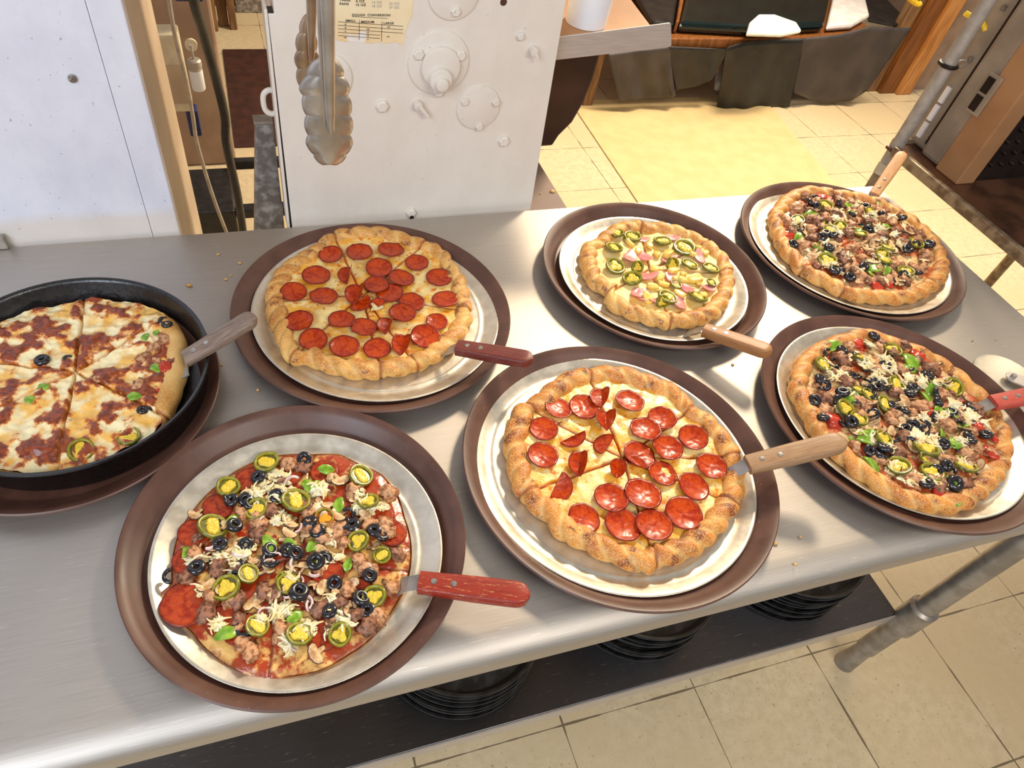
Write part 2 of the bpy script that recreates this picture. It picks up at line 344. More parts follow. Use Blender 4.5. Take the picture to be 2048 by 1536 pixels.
# distant partition seen through the gap, and the dirty wooden post behind it
mb = MB(); mb.box((-1.4, 2.66, .0), (-.05, 2.74, 2.4)); struct(mb.build('wall_partition', M['pinkb'], bevel=.01))
t_ = thing('wooden_post_cluster', 'dirty stained wooden boards standing behind the gap, beside the white machine', 'boards', (-.02, 3.95, 0))
for i, (x0, x1, y) in enumerate([(-.1, -.055, 3.92), (-.05, .0, 3.98), (.003, .04, 3.94)]):
    mb = MB(); mb.box((x0+.02, y-3.95, 0), (x1+.02, y-3.95+.05, 1.6)); mb.build('board', M['w_dirty'], t_, bevel=.006)
mb = MB(); mb.box((.05, 4.16, .0), (.33, 4.2, .07)); struct(mb.build('baseboard_back', M['galv'], bevel=.004))
mb = MB(); mb.box((.09, 4.19, .10), (.33, 4.24, .5)); tag(mb.build('stained_panel', simple('stained_yellow_glass', (110, 92, 40), (70, 58, 40), 9, .3)), 'stained yellow-brown panel on the far wall above the metal strip', 'panel')
mb = MB(); mb.box((-.048, 2.78, .001), (.42, 3.70, .008)); tag(mb.build('floor_mat', M['brownmat'], bevel=.003), 'dark brown floor mat in the gap left of the white machine', 'mat')
# tan mat at the right
P = [at(1165, 245, .004), at(1262, 402, .004)]
mb = MB(); mb.prism([(1.56, 2.0, .001), (2.6, 2.0, .001), (2.75, 3.1, .001), (1.60, 3.1, .001)], (0, 0, .005))
tag(mb.build('tan_floor_mat', M['mat']), 'large yellowish tan mat on the tile floor behind the table', 'mat')
# pine posts by the back wall
t_ = thing('pine_post', 'orange pine post with a darker face standing by the back wall', 'post', (3.68, 3.07, 0))
mb = MB(); mb.box((0, 0, 0), (.10, .09, 2.6)); mb.build('front_board', M['w_post'], t_, bevel=.006)
mb = MB(); mb.box((-.11, .02, 0), (-.002, .09, 2.6)); mb.build('side_board', M['w_post2'], t_, bevel=.006)
mb = MB(); mb.box((-.19, .05, 0), (-.113, .11, 2.6)); mb.build('rear_board', M['w_dirty'], t_, bevel=.006)
mb = MB(); mb.box((3.80, 3.13, 0), (5.4, 3.2, 2.6)); struct(mb.build('wall_right', M['pinkb']))
# ------------------------------------------------------------------ steel work table
TT = .87
tb = thing('steel_work_table', 'long brushed stainless steel work table holding all the pizzas', 'table', (.375, .61, 0))
def tl(x, y, z): return (x-.375, y-.61, z)
prof = [(.997, TT), (.258, TT)] + [(.244-.022*sin(a)*1.0+.014*(1-sin(a)) , TT-.022+.022*cos(a)) for a in [radians(k) for k in range(0, 91, 10)]]
prof += [(.222, .832), (.226, .829), (.236, .829), (.239, .833), (.2395, .846), (.252, .862), (.985, .862), (.985, .835), (.997, .835)]
mb = MB(); mb.prism([tl(-.54, p[0], p[1]) for p in prof], (1.83, 0, 0)); o = mb.build('tabletop', M['table'], tb, smooth=True, ang=30)
mb = MB(); mb.box(tl(1.275, .26, .835), tl(1.2899, .984, .8618)); mb.build('end_flange', M['table'], tb)
mb = MB(); mb.box(tl(.28, .245, .80), tl(.78, .30, .8615)); mb.build('stiffener', M['strip'], tb, bevel=.002)
for (x, y) in [(1.229, .275), (1.229, .93), (-.47, .275), (-.47, .93)]:
    mb = MB(); mb.tube([tl(x, y, .862), tl(x, y, .10)], .0225, 20); mb.tube([tl(x, y, .0985), tl(x, y, .0)], [.019, .024], 20)
    lg = mb.build('leg', M['pipe'], tb, smooth=True)
    mb = MB(); mb.lathe([(.0225, .33), (.030, .325), (.030, .235), (.0225, .23)], tl(x, y, 0), 20); mb.build('gusset', M['pipe'], lg, smooth=True)
mb = MB(); mb.prism([tl(-.5, q[0], q[1]) for q in [(.29, .27), (.29, .232), (.294, .230), (.297, .234), (.297, .262), (.93, .262), (.93, .27)]], (1.71, 0, 0)); mb.build('lower_shelf', M['shelf'], tb, bevel=.0015)
mb = MB(); mb.box(tl(-.5, .2865, .2325), tl(1.21, .2895, .2695)); mb.build('shelf_edge', M['strip'], tb)
# stacks of black pans on the lower shelf
def stack(cx, cy, R, n, where, gap):
    for k in range(n):
        z = .2705 + k*.0135 + (gap if k >= 4 else 0)
        mb = MB(); r = R - (.004 if k % 3 == 1 else 0)
        mb.lathe([(0, .0), (r-.014, .0), (r-.004, .018), (r, .0205), (r-.001, .022), (r-.006, .0205), (r-.016, .003), (0, .003)], seg=72)
        o = mb.build('black_pizza_pan', M['stackpan'], smooth=True, loc=(cx+random.uniform(-.002, .002), cy+random.uniform(-.002, .002), z))
        od = ['lowest pan', 'second pan from the bottom', 'third pan from the bottom', 'fourth pan from the bottom', 'fifth pan from the bottom', 'fourth pan from the top', 'third pan from the top', 'second pan from the top', 'topmost pan'][k]
        tag(o, 'black pizza pan, %s in the %s stack on the lower shelf' % (od, where), 'pan', 'black pans in the %s stack' % where)
stack(.255, .462, .152, 9, 'front-left', .006)
stack(.635, .472, .150, 9, 'middle', .004)
stack(.990, .468, .150, 9, 'right-hand', .004)
# ------------------------------------------------------------------ trays and pans
def tray(name_, label, px, R, bot=.034):
    mb = MB(); b = R-bot
    mb.lathe([(0, .0035), (b, .0035), (b+.004, .0055), (R-.012, .019), (R-.006, .0235), (R-.0015, .025), (R, .0238), (R, .0215), (R-.004, .0205), (R-.009, .0165), (b+.006, .002), (b, 0), (0, 0)], seg=128)
    c = px if isinstance(px, Vector) else Vector(px)
    return tag(mb.build('serving_tray', M['tray'], smooth=True, loc=(c.x, c.y, TT+.0003), ang=50), label, 'tray')
def rot(x, y, z=0):
    a = -YAW; return Vector((x*cos(a)-y*sin(a), x*sin(a)+y*cos(a), z))
C_T = {k: rot(*v) for k, v in dict(T1=(-.169, .7524), T5=(.2011, .5468), T6=(-.1659, .363), T2=(.2631, .9656), T3=(.6431, 1.1455), T4=(.6191, .7275), T7=(-.5051, .506)).items()}
C_I = {k: rot(*v) for k, v in dict(T1=(-.1645, .7590), T5=(.1955, .5492), T6=(-.1612, .3546), T2=(.2644, .9635), T3=(.6455, 1.1535), T4=(.6245, .7335)).items()}
tray('t', 'brown serving tray under the whole pepperoni pizza at the back left', C_T['T1'], .2048)
tray('t', 'brown serving tray under the pepperoni pizza in the centre front', C_T['T5'], .2056)
tray('t', 'brown serving tray under the thin-crust supreme pizza, nearest the camera', C_T['T6'], .1877, .027)
tray('t', 'deep brown serving tray under the jalapeno, ham and pineapple pizza', C_T['T2'], .1912, .026)
tray('t', 'brown serving tray under the supreme pizza at the far right back corner', C_T['T3'], .2070)
tray('t', 'brown serving tray under the supreme pizza at the right edge', C_T['T4'], .2045)
tray('t', 'brown serving tray under the black deep-dish pan at left', C_T['T7'], .1841)
ZP = TT+.0042
def alupan(label, c, r):
    mb = MB(); b = r-.020
    mb.lathe([(0, .0012), (b-.012, .0012), (b-.010, .0003+.0010), (b-.008, .0022), (b-.006, .0013), (b, .0016), (b+.006, .0055), (r-.004, .0098), (r-.0012, .0112), (r, .0106), (r-.0005, .0092), (r-.004, .0085), (b+.006, .0042), (b, .0004), (b-.004, 0), (0, 0)], seg=128)
    return tag(mb.build('aluminium_pizza_pan', M['alu'], smooth=True, loc=(c.x, c.y, ZP), ang=60), label, 'pan')
alupan('round aluminium pan directly under the back-left pepperoni pizza', C_I['T1'], .1838)
alupan('round aluminium pan directly under the centre-front pepperoni pizza', C_I['T5'], .1862)
alupan('round aluminium pan directly under the thin-crust supreme pizza in front', C_I['T6'], .1584)
alupan('round aluminium pan directly under the jalapeno, ham and pineapple pizza', C_I['T2'], .1625)
alupan('round aluminium pan under the supreme pizza at the far back corner', C_I['T3'], .1885)
alupan('round aluminium pan under the supreme pizza at the right edge', C_I['T4'], .1822)
cp = rot(-.499, .520)
mb = MB(); R = .163
mb.lathe([(0, .004), (R-.014, .004), (R-.009, .010), (R-.0045, .046), (R-.002, .050), (R+.0015, .0505), (R+.002, .047), (R-.001, .044), (R-.006, .008), (R-.011, .001), (R-.014, 0), (0, 0)], seg=128)
tag(mb.build('deep_dish_pan', M['iron'], smooth=True, loc=(cp.x, cp.y, ZP), ang=50), 'black deep-dish pan holding the browned-cheese pizza at left', 'pan')
# ------------------------------------------------------------------ pizzas
class Pizza:
    def __init__(s, name, label, pts, z0, zo, w, h, cmat, smat, cuts=(), k=34, ch=.013, crust=True, tilt=0, amp=.36, cf=None, rise=0.0, cutd=.004, twist=2, seed=0):
        W = [at(p[0], p[1], zo) for p in pts]
        c = sum(W, Vector())/len(W); c.z = z0; s.c = c; s.z0 = z0; s.w = w; s.ch = ch; s.seed = seed; s.cuts = cuts; s.rise = rise; s.cutd = cutd
        s.root = thing(name, label, 'pizza', c)
        pol = sorted((atan2(p.y-c.y, p.x-c.x), hypot(p.x-c.x, p.y-c.y)) for p in W); s.pol = pol; s.crust = crust
        NTh = 480; th = [2*pi*i/NTh-pi for i in range(NTh)]; rr = [s.rad(a) for a in th]
        for _ in range(6): rr = [(rr[i-1]+2*rr[i]+rr[(i+1) % NTh])/4 for i in range(NTh)]
        # cheese
        NR = 84; V = []; F = []; E = []; K = []
        V.append((0, 0, s.zs(0, 0))); E.append(0); K.append(s.cutf(0, 0))
        for j in range(1, NR+1):
            q = j/NR
            for i in range(NTh):
                rm = rr[i]-(w*.95*(cf(th[i])[0] if cf else 1) if crust else 0)
                x = rm*q*cos(th[i]); y = rm*q*sin(th[i]); z = s.zs(x, y)
                if not crust and q > .93: z -= (q-.93)/.07*(ch*.45)
                V.append((x, y, z)); d = rm*(1-q); E.append(max(0, min(1, 1-d/.012)) if crust else max(0, min(1, 1-d/.008))); K.append(s.cutf(x, y))
        F += [(0, 1+i, 1+(i+1) % NTh) for i in range(NTh)]
        F += [(1+(j-1)*NTh+i, 1+j*NTh+i, 1+j*NTh+(i+1) % NTh, 1+(j-1)*NTh+(i+1) % NTh) for j in range(1, NR) for i in range(NTh)]
        if not crust:
            b = len(V); V += [(rr[i]*cos(th[i]), rr[i]*sin(th[i]), .0) for i in range(NTh)]; E += [1]*NTh; K += [0]*NTh
            F += [(1+(NR-1)*NTh+i, b+i, b+(i+1) % NTh, 1+(NR-1)*NTh+(i+1) % NTh) for i in range(NTh)]
        mk('cheese_topping', V, F, smat, s.root, attrs={'edge': E, 'cut': K, 'lump': [s.lump(v[0], v[1]) for v in V]})
        if crust:
            Mm = 24; V = []; L = []; K = []; TP = []
            for i in range(NTh):
                a = th[i]; wob = 1+.10*nz(cos(a)*3, sin(a)*3, seed+3)
                cd = 1.0
                for ca in cuts:
                    d = abs((a-ca+pi) % (2*pi)-pi)*rr[i]; cd = min(cd, 1-.22*exp(-(d/.0022)**2))
                wm, hm = cf(a) if cf else (1, 1); rc = rr[i]-w*wm
                for j in range(Mm):
                    ph = 2*pi*j/Mm
                    u = abs(sin((k*a+2.2*nz(cos(a)*2, sin(a)*2, seed)+twist*ph)/2))
                    q = (1+amp*(u**.7-.7)+.06*nz(cos(a)*9, sin(a)*9, j*.4+seed))*wob*cd
                    x = rc+w*wm*cos(ph)*q; z = max(0.0, h*hm*.85+h*hm*1.05*sin(ph)*q)
                    V.append((x*cos(a), x*sin(a), z)); L.append(max(0, min(1, 1-u*1.9)) if sin(ph) > -.2 else .7); K.append(max(0, (1-cd)/.22)); TP.append(max(0, sin(ph))*u)
            F = [(i*Mm+j, ((i+1) % NTh)*Mm+j, ((i+1) % NTh)*Mm+(j+1) % Mm, i*Mm+(j+1) % Mm) for i in range(NTh) for j in range(Mm)]
            mk('crust', V, F, cmat, s.root, attrs={'low': L, 'cut': K, 'top': TP})
        else:
            V = [(rr[i]*1.012*cos(th[i]), rr[i]*1.012*sin(th[i]), zz) for zz in (0, ch*.5) for i in range(NTh)]
            F = [(i, (i+1) % NTh, NTh+(i+1) % NTh, NTh+i) for i in range(NTh)] + [tuple(range(NTh-1, -1, -1))]
            mk('crust', V, F, cmat, s.root, attrs={'low': [0]*len(V), 'cut': [0]*len(V)})
    def lump(s, x, y): return .5+.6*nz(x*30, y*30, s.seed+9)+.42*nz(x*64, y*64, s.seed+2)+.2*nz(x*130, y*130, s.seed)
    def rad(s, a):
        P = s.pol; n = len(P)
        for i in range(n):
            a0, r0 = P[i]; a1, r1 = P[(i+1) % n]
            if i == n-1: a1 += 2*pi
            for aa in (a, a+2*pi):
                if a0 <= aa <= a1: return r0+(r1-r0)*(aa-a0)/max(1e-6, a1-a0)
        return P[0][1]
    def cutf(s, x, y):
        v = 0
        for ca in s.cuts:
            t = x*cos(ca)+y*sin(ca)
            if t > 0: v = max(v, exp(-((x*sin(ca)-y*cos(ca)+.0012*nz(t*60, ca, s.seed))/.0016)**2))
        return v
    def zs(s, x, y):
        z = s.ch + .0022*nz(x*22, y*22, s.seed) + .0012*nz(x*70, y*70, s.seed+5)
        if s.rise:
            z += s.rise*2*(s.lump(x, y)-.5); r = hypot(x, y); z -= .003*max(0, r-.12)/.03
        return z - s.cutd*s.cutf(x, y)
    def local(s, px, py, z=.893):
        p = at(px, py, z); return p.x-s.c.x, p.y-s.c.y
    def inside(s, x, y, m=.03):
        return hypot(x, y) < s.rad(atan2(y, x))-m
    def put(s, name, me, x, y, dz=0, rz=None, tx=0, ty=0, sc=1):
        o = link(name, me, s.root, (x, y, s.zs(x, y)+dz), (tx, ty, random.uniform(0, 2*pi) if rz is None else rz), (sc, sc, sc*random.uniform(.9, 1.15)))
        return o
# topping meshes (shared)
def mesh_of(o):
    me = o.data; bpy.data.objects.remove(o); return me
def m_pep(R=.0205, cup=.0035, fold=0, seed=0, mat='pep', cutx=None):
    NS, NR = 40, 9; V = []; F = []; A = []
    def pos(r, a, up):
        rr_ = r*(1+.05*nz(cos(a)*1.5, sin(a)*1.5, seed)); x = rr_*cos(a); y = rr_*sin(a); q = r/R
        if cutx is not None and x > cutx: x = cutx+(x-cutx)*.02
        z = cup*(q**3)*(1+.4*nz(cos(a)*2, sin(a)*2, seed+4)) + .0006*nz(x*200, y*200, seed) + up
        if fold:
            sgn = 1 if x > 0 else -1
            z += abs(x)*sin(fold)*(1.0 if sgn > 0 else .35); x = x*cos(fold*(1.0 if sgn > 0 else .35))
        return (x, y, z)
    for up in (.0016, 0):
        V.append(pos(0, 0, up)); A.append(0)
        for j in range(1, NR+1):
            for i in range(NS): V.append(pos(R*j/NR, 2*pi*i/NS, up*(1 if j < NR else .6))); A.append(max(0, min(1, (j/NR-.82)/.18)))
    H = 1+NR*NS
    for b, fl in ((0, 0), (H, 1)):
        q = [(b, b+1+i, b+1+(i+1) % NS) for i in range(NS)]+[(b+1+(j-1)*NS+i, b+1+j*NS+i, b+1+j*NS+(i+1) % NS, b+1+(j-1)*NS+(i+1) % NS) for j in range(1, NR) for i in range(NS)]
        F += [tuple(reversed(x)) for x in q] if fl else q
    e = 1+(NR-1)*NS; F += [(e+(i+1) % NS, e+i, H+e+i, H+e+(i+1) % NS) for i in range(NS)]
    return mesh_of(fixn(mk('pepperoni', V, F, M[mat], attrs={'rim': A})))
def m_jal(R=.0155, seed=0, skin='jskin', seedm='jseed'):
    mb = []; V = []; F = []; MI = []
    def sec(prof, mi, nse=40):
        b = len(V); P = len(prof)
        for k in range(nse):
            a = 2*pi*k/nse; w_ = 1+.06*nz(cos(a)*1.2, sin(a)*1.2, seed)
            for r, z in prof: V.append((r*w_*cos(a), r*w_*sin(a)*.94, z+.0006*nz(cos(a), sin(a), seed+r*50)))
        for k in range(nse):
            for i in range(P-1): F.append((b+k*P+i, b+((k+1) % nse)*P+i, b+((k+1) % nse)*P+i+1, b+k*P+i+1)); MI.append(mi)
    T = .0042
    sec([(R-.0016, 0), (R-.0002, .0006), (R, T*.5), (R-.0003, T-.0005), (R-.0012, T)], 0)
    sec([(R-.0012, T), (R-.0024, T+.0001), (R-.0037, T-.0006), (R-.0040, T*.5), (R-.0037, 0)], 1)
    # seedy core: lumpy disc with notches
    nse = 44; b = len(V); nr = 7; V.append((0, 0, T*.75)); rnd = random.Random(seed)
    lobes = 3 if seed % 2 else 2
    for j in range(1, nr+1):
        for k in range(nse):
            a = 2*pi*k/nse; rmax = (R-.0042)*(.80+.22*cos(lobes*a+seed)+.10*nz(cos(a)*4, sin(a)*4, seed)); r = min(R-.0036, rmax)*j/nr
            V.append((r*cos(a), r*sin(a)*.94, T*(.85+.35*nz(cos(a)*5*j/nr, sin(a)*5*j/nr, seed+1)) if j < nr else T*.2))
    F.extend([(b, b+1+k, b+1+(k+1) % nse) for k in range(nse)]); MI.extend([2]*nse)
    for j in range(1, nr):
        for k in range(nse): F.append((b+1+(j-1)*nse+k, b+1+j*nse+k, b+1+j*nse+(k+1) % nse, b+1+(j-1)*nse+(k+1) % nse)); MI.append(2)
    # thin membrane closing the hole
    b = len(V); V.append((0, 0, T*.28)); V.extend([((R-.0038)*cos(2*pi*k/24), (R-.0038)*sin(2*pi*k/24)*.94, T*.28) for k in range(24)])
    F.extend([(b, b+1+k, b+1+(k+1) % 24) for k in range(24)]); MI.extend([0]*24)
    return mesh_of(mk('jalapeno', V, F, [M[skin], M['jflesh'], M[seedm]], mi=MI))
def m_torus(R, r, mat, flat=1.0, name='ring', seed=0, arc=1.0):
    NA, NB = 28, 12; V = []; F = []
    n_ = NA if arc >= 1 else int(NA*arc)+1
    for i in range(n_):
        a = 2*pi*i/NA
        for j in range(NB):
            b = 2*pi*j/NB; q = R+r*cos(b)*(1+.08*nz(cos(a)*2, sin(a)*2, seed)); V.append((q*cos(a), q*sin(a)*.95, r*flat*sin(b)+r*flat))
    for i in range(n_ if arc >= 1 else n_-1):
        for j in range(NB): F.append((i*NB+j, ((i+1) % n_)*NB+j, ((i+1) % n_)*NB+(j+1) % NB, i*NB+(j+1) % NB))
    if arc < 1: F += [tuple(range(NB)), tuple((n_-1)*NB+j for j in reversed(range(NB)))]
    return mesh_of(fixn(mk(name, V, F, M[mat])))
def m_blob(R, mat, seed, flat=.7, rough=.45, sub=3, fr=1.6):
    bm = bmesh.new(); bmesh.ops.create_icosphere(bm, subdivisions=sub, radius=1)
    for v in bm.verts:
        c = v.co.copy(); d = 1+rough*noise.noise(c*fr+Vector((seed*7.3, 0, 0)))+rough*.5*noise.noise(c*fr*2.6+Vector((seed, 3, 0)))
        v.co = Vector((c.x*d*R, c.y*d*R*.85, max(-.45, c.z)*d*R*flat))
    me = bpy.data.meshes.new('blob'); bm.to_mesh(me); bm.free(); me.materials.append(M[mat])
    me.polygons.foreach_set('use_smooth', [True]*len(me.polygons)); return me
def m_extr(poly, th, mats, curl=0, name='slice', sub=2, sidei=0):
    """flat outline with thickness, curled along x, rounded"""
    cx = sum(p[0] for p in poly)/len(poly); cy = sum(p[1] for p in poly)/len(poly); n_ = len(poly)
    rings = [(0, .0), (.5, 0), (.93, 0), (1, 1), (1, 2), (.93, 3), (.5, 3), (0, 3)]
    V = []; F = []; MI = []
    hts = {0: th, 1: th*.75, 2: th*.25, 3: 0}
    def Z(x, h): return h+curl*(x*x)
    V.append((cx, cy, Z(cx, th)));
    for q, hk in rings[1:-1]:
        for p in poly:
            x = cx+(p[0]-cx)*q; y = cy+(p[1]-cy)*q; V.append((x, y, Z(x, hts[hk])))
    V.append((cx, cy, Z(cx, 0)))
    F += [(0, 1+i, 1+(i+1) % n_) for i in range(n_)]; MI += [0]*n_
    nr = len(rings)-2
    for j in range(nr-1):
        for i in range(n_): F.append((1+j*n_+i, 1+(j+1)*n_+i, 1+(j+1)*n_+(i+1) % n_, 1+j*n_+(i+1) % n_)); MI.append(sidei if j in (1, 2, 3) else 0)
    e = len(V)-1; F += [(e, 1+(nr-1)*n_+(i+1) % n_, 1+(nr-1)*n_+i) for i in range(n_)]; MI += [0]*n_
    return mesh_of(fixn(mk(name, V, F, mats, mi=MI)))
PEP = [m_pep(seed=i, cup=.003+.001*(i % 3)) for i in range(5)]
PEPFOLD = [m_pep(seed=11, fold=1.05), m_pep(seed=12, fold=1.2)]
PEPHALF = [m_pep(seed=15, cutx=.003), m_pep(seed=16, cutx=-.004, fold=.3)]
PEPF = [m_pep(R=.0235, cup=.0008, seed=i+20, mat='pepf') for i in range(3)]
JAL = [m_jal(seed=i) for i in range(5)]
JALR = m_jal(seed=3, skin='jred', seedm='jseed2')
OLI = [m_torus(.0066, .0043, 'olive', 1.0, 'olive', i) for i in range(3)]
OLIH = m_torus(.0075, .0026, 'olive', 1.0, 'olive_half', 5, .55)
SAU = [m_blob(.0125, 'saus', i, .62, .55) for i in range(5)]+[m_blob(.0120, 'saus2', i+9, .62, .6) for i in range(3)]
GRN = [m_extr([(.012*cos(a)*(1+.25*nz(cos(a), sin(a), i)), .007*sin(a)*(1+.4*nz(cos(a), sin(a), i+3))) for a in [2*pi*k/18 for k in range(18)]], .0024, [M['gpep']], -22, 'pepper') for i in range(3)]
TOM = [m_blob(.013, 'tom', i+30, .35, .35) for i in range(2)]
mp = [(-.002, -.009), (.002, -.009), (.0026, -.001), (.008, -.001), (.0105, .002), (.0095, .006), (.006, .0088), (0, .0098), (-.006, .0088), (-.0095, .006), (-.0105, .002), (-.008, -.001), (-.0026, -.001)]
MUS = [m_extr([(x*s_, y*s_) for x, y in mp], .0022, [M['mush'], M['mushd']], c_, 'mushroom', sidei=1) for s_, c_ in ((1.15, 18), (.95, -20), (1.05, 30))]
HAM = [m_extr([(.016*cos(a)*(1+.5*nz(cos(a), sin(a), i+50)), .010*sin(a)*(1+.5*nz(cos(a), sin(a), i+53))) for a in [2*pi*k/16 for k in range(16)]], .0018, [M['ham']], 14, 'ham') for i in range(3)]
PIN = [m_extr([(-.010, -.003), (-.004, -.005), (.004, -.0055), (.011, -.004), (.0115, .001), (.007, .005), (0, .006), (-.008, .004)], .006, [M['pine']], 5, 'pineapple'), m_extr([(-.008, -.004), (0, -.006), (.008, -.004), (.007, .003), (0, .006), (-.007, .003)], .0055, [M['pine']], -8, 'pineapple')]
def m_shred(seed):
    rnd = random.Random(seed); mb = MB()
    for q in range(rnd.randint(3, 5)):
        a = rnd.uniform(0, 6.28); L_ = rnd.uniform(.012, .026); o_ = Vector((rnd.uniform(-.006, .006), rnd.uniform(-.006, .006), .0015)); bend = rnd.uniform(-.5, .5)
        P = [o_+Vector((cos(a+j*bend)*L_*(j/5-.5), sin(a+j*bend)*L_*(j/5-.5), .001*sin(j*1.2+seed))) for j in range(6)]
        mb.tube(spline(P, 3), [.0004+.0010*sin(pi*min(1, (j+1)/17)) for j in range(16)], 7)
    P = m_blob(.0078, 'shred', seed+70, .16, 1.1, 4, 1.7)
    bm = bmesh.new(); bm.from_mesh(P)
    o = mb.build('shred', M['shred'], smooth=True, ang=90); bm.from_mesh(o.data); me = bpy.data.meshes.new('shred'); bm.to_mesh(me); bm.free(); bpy.data.objects.remove(o)
    me.materials.append(M['shred']); me.polygons.foreach_set('use_smooth', [True]*len(me.polygons)); return me
SHR = [m_shred(i) for i in range(6)]
ONI = [m_torus(.009, .0016, 'onion', 1.6, 'onion', i, .35) for i in range(2)]
R_ = random.uniform
KIND = {'P': ('pepperoni_slice', PEP), 'F': ('pepperoni_slice', PEPFOLD), 'H': ('pepperoni_slice', PEPHALF), 'B': ('pepperoni_slice', PEPF), 'J': ('jalapeno_slice', JAL), 'R': ('jalapeno_slice', [JALR]),
        'O': ('olive_ring', OLI+[OLIH]), 'S': ('sausage_crumble', SAU), 'G': ('green_pepper_piece', GRN), 'T': ('tomato_piece', TOM), 'M': ('mushroom_slice', MUS), 'A': ('ham_piece', HAM), 'N': ('pineapple_chunk', PIN), 'C': ('cheese_shred', SHR), 'I': ('onion_piece', ONI)}
def strew(pz, kind, pts, dz=0, tilt=.15, sc=1, rz=None, zz=.893):
    nm, ms = KIND[kind]
    for p in pts:
        x, y = pz.local(p[0], p[1], zz)
        o = pz.put(nm, random.choice(ms), x, y, dz+R_(0, .0015), rz, R_(-tilt, tilt), R_(-tilt, tilt), sc*(p[2] if len(p) > 2 else 1)*R_(.93, 1.07))
        if kind == 'R': o['label'] = 'orange-red jalapeno slice'
def scatter(pz, kind, n_, dz=(0, .003), tilt=.5, sc=(.8, 1.1), m=.032, cap=100, rmin=0):
    nm, ms = KIND[kind]; have = sum(1 for c_ in pz.root.children if c_.name.split('.')[0] == nm); k = 0; g = 0
    while k < min(n_, cap-have) and g < 4000:
        g += 1; a = R_(-pi, pi); r = .2*sqrt(R_(rmin, 1)); x, y = r*cos(a), r*sin(a)
        if not pz.inside(x, y, m): continue
        pz.put(nm, random.choice(ms), x, y, R_(*dz), None, R_(-tilt, tilt), R_(-tilt, tilt), R_(*sc)); k += 1
def angs(pz_c, pts, z=.893):
    return [atan2(at(p[0], p[1], z).y-pz_c.y, at(p[0], p[1], z).x-pz_c.x) for p in pts]
ZB = ZP+.0016
# back-left pepperoni pizza
O1 = crop((450, 420), 3.151, [(655,150),(760,125),(850,115),(1010,120),(1120,150),(1240,190),(1330,215),(1400,270),(1470,370),(1530,480),(1550,600),(1562,690),(1530,760),(1440,870),(1330,950),(1200,1010),(1050,1035),(860,1050),(720,1030),(580,990),(490,940),(440,985),(380,940),(330,830),(290,740),(262,620),(265,490),(300,440),(320,390),(390,330),(470,280),(560,230),(600,190)])
c1 = sum((at(p[0], p[1], .888) for p in O1), Vector())/len(O1)
cut1 = angs(c1, crop((450, 420), 3.151, [(700, 180), (1200, 250), (1500, 620), (1180, 930), (440, 900), (330, 560), (980, 1000)]))
p1 = Pizza('pepperoni_pizza', 'sliced pepperoni pizza with golden crust at the back left of the table', O1, ZB, .888, .0140, .0115, M['crust'], M['cheese'], cut1, k=32, ch=.0135, seed=1)
cr = lambda L_: crop((450, 420), 3.151, L_)
strew(p1, 'P', cr([(668,285),(848,270),(1045,260),(1210,335),(970,368),(575,415),(1110,435),(1350,425),(955,470),(1040,525),(432,518),(622,555),(1175,580),(1388,565),(1120,658),(470,708),(735,700),(875,742),(1335,705,.75),(1262,805),(557,825),(752,865),(960,872)]), .001, .12)
strew(p1, 'F', cr([(785,430),(1118,860),(1025,735),(835,545)]), .003, .2, .92, radians(-20))
strew(p1, 'H', cr([(850,590,.8),(965,600,.6)]), .003, .4)
strew(p1, 'C', cr([(950, 590), (920, 570)]), .002)
# centre pepperoni pizza
O5 = crop((900, 680), 2.438, [(430,260),(500,200),(600,150),(690,140),(760,130),(880,150),(980,185),(1080,215),(1140,260),(1180,320),(1290,390),(1350,460),(1400,530),(1430,620),(1440,700),(1420,800),(1370,880),(1300,970),(1200,1050),(1100,1090),(1000,1110),(985,1140),(880,1115),(780,1080),(640,1010),(530,960),(470,880),(400,830),(340,770),(300,700),(280,600),(262,490),(285,400),(320,320),(380,300)])
c5 = sum((at(p[0], p[1], .888) for p in O5), Vector())/len(O5)
cut5 = angs(c5, crop((900, 680), 2.438, [(695, 200), (400, 330), (1180, 330), (1370, 780), (1000, 1050), (350, 745), (1420, 560)]))
p5 = Pizza('pepperoni_pizza', 'sliced pepperoni pizza with glossy curled slices, front centre of the table', O5, ZB, .888, .0145, .0122, M['crust2'], M['cheese'], cut5, k=30, ch=.0135, seed=4)
cr = lambda L_: crop((900, 680), 2.438, L_)
strew(p5, 'P', cr([(527,335),(655,328),(875,300),(1035,385),(457,435),(952,440),(1183,480),(453,563),(1058,530,1.08),(920,560,1.1),(1035,650),(1272,618),(1185,715),(785,775,1.08),(938,757,1.1),(1138,845,1.1),(650,870,1.05),(840,905,1.08),(990,908,1.08)]), .001, .12)
strew(p5, 'F', cr([(740,290),(760,405),(640,612),(815,630,.7)]), .003, .2, .95, radians(-25))
strew(p5, 'H', cr([(590,465),(520,720),(765,515,.8),(900,620,.8)]), .003, .45)
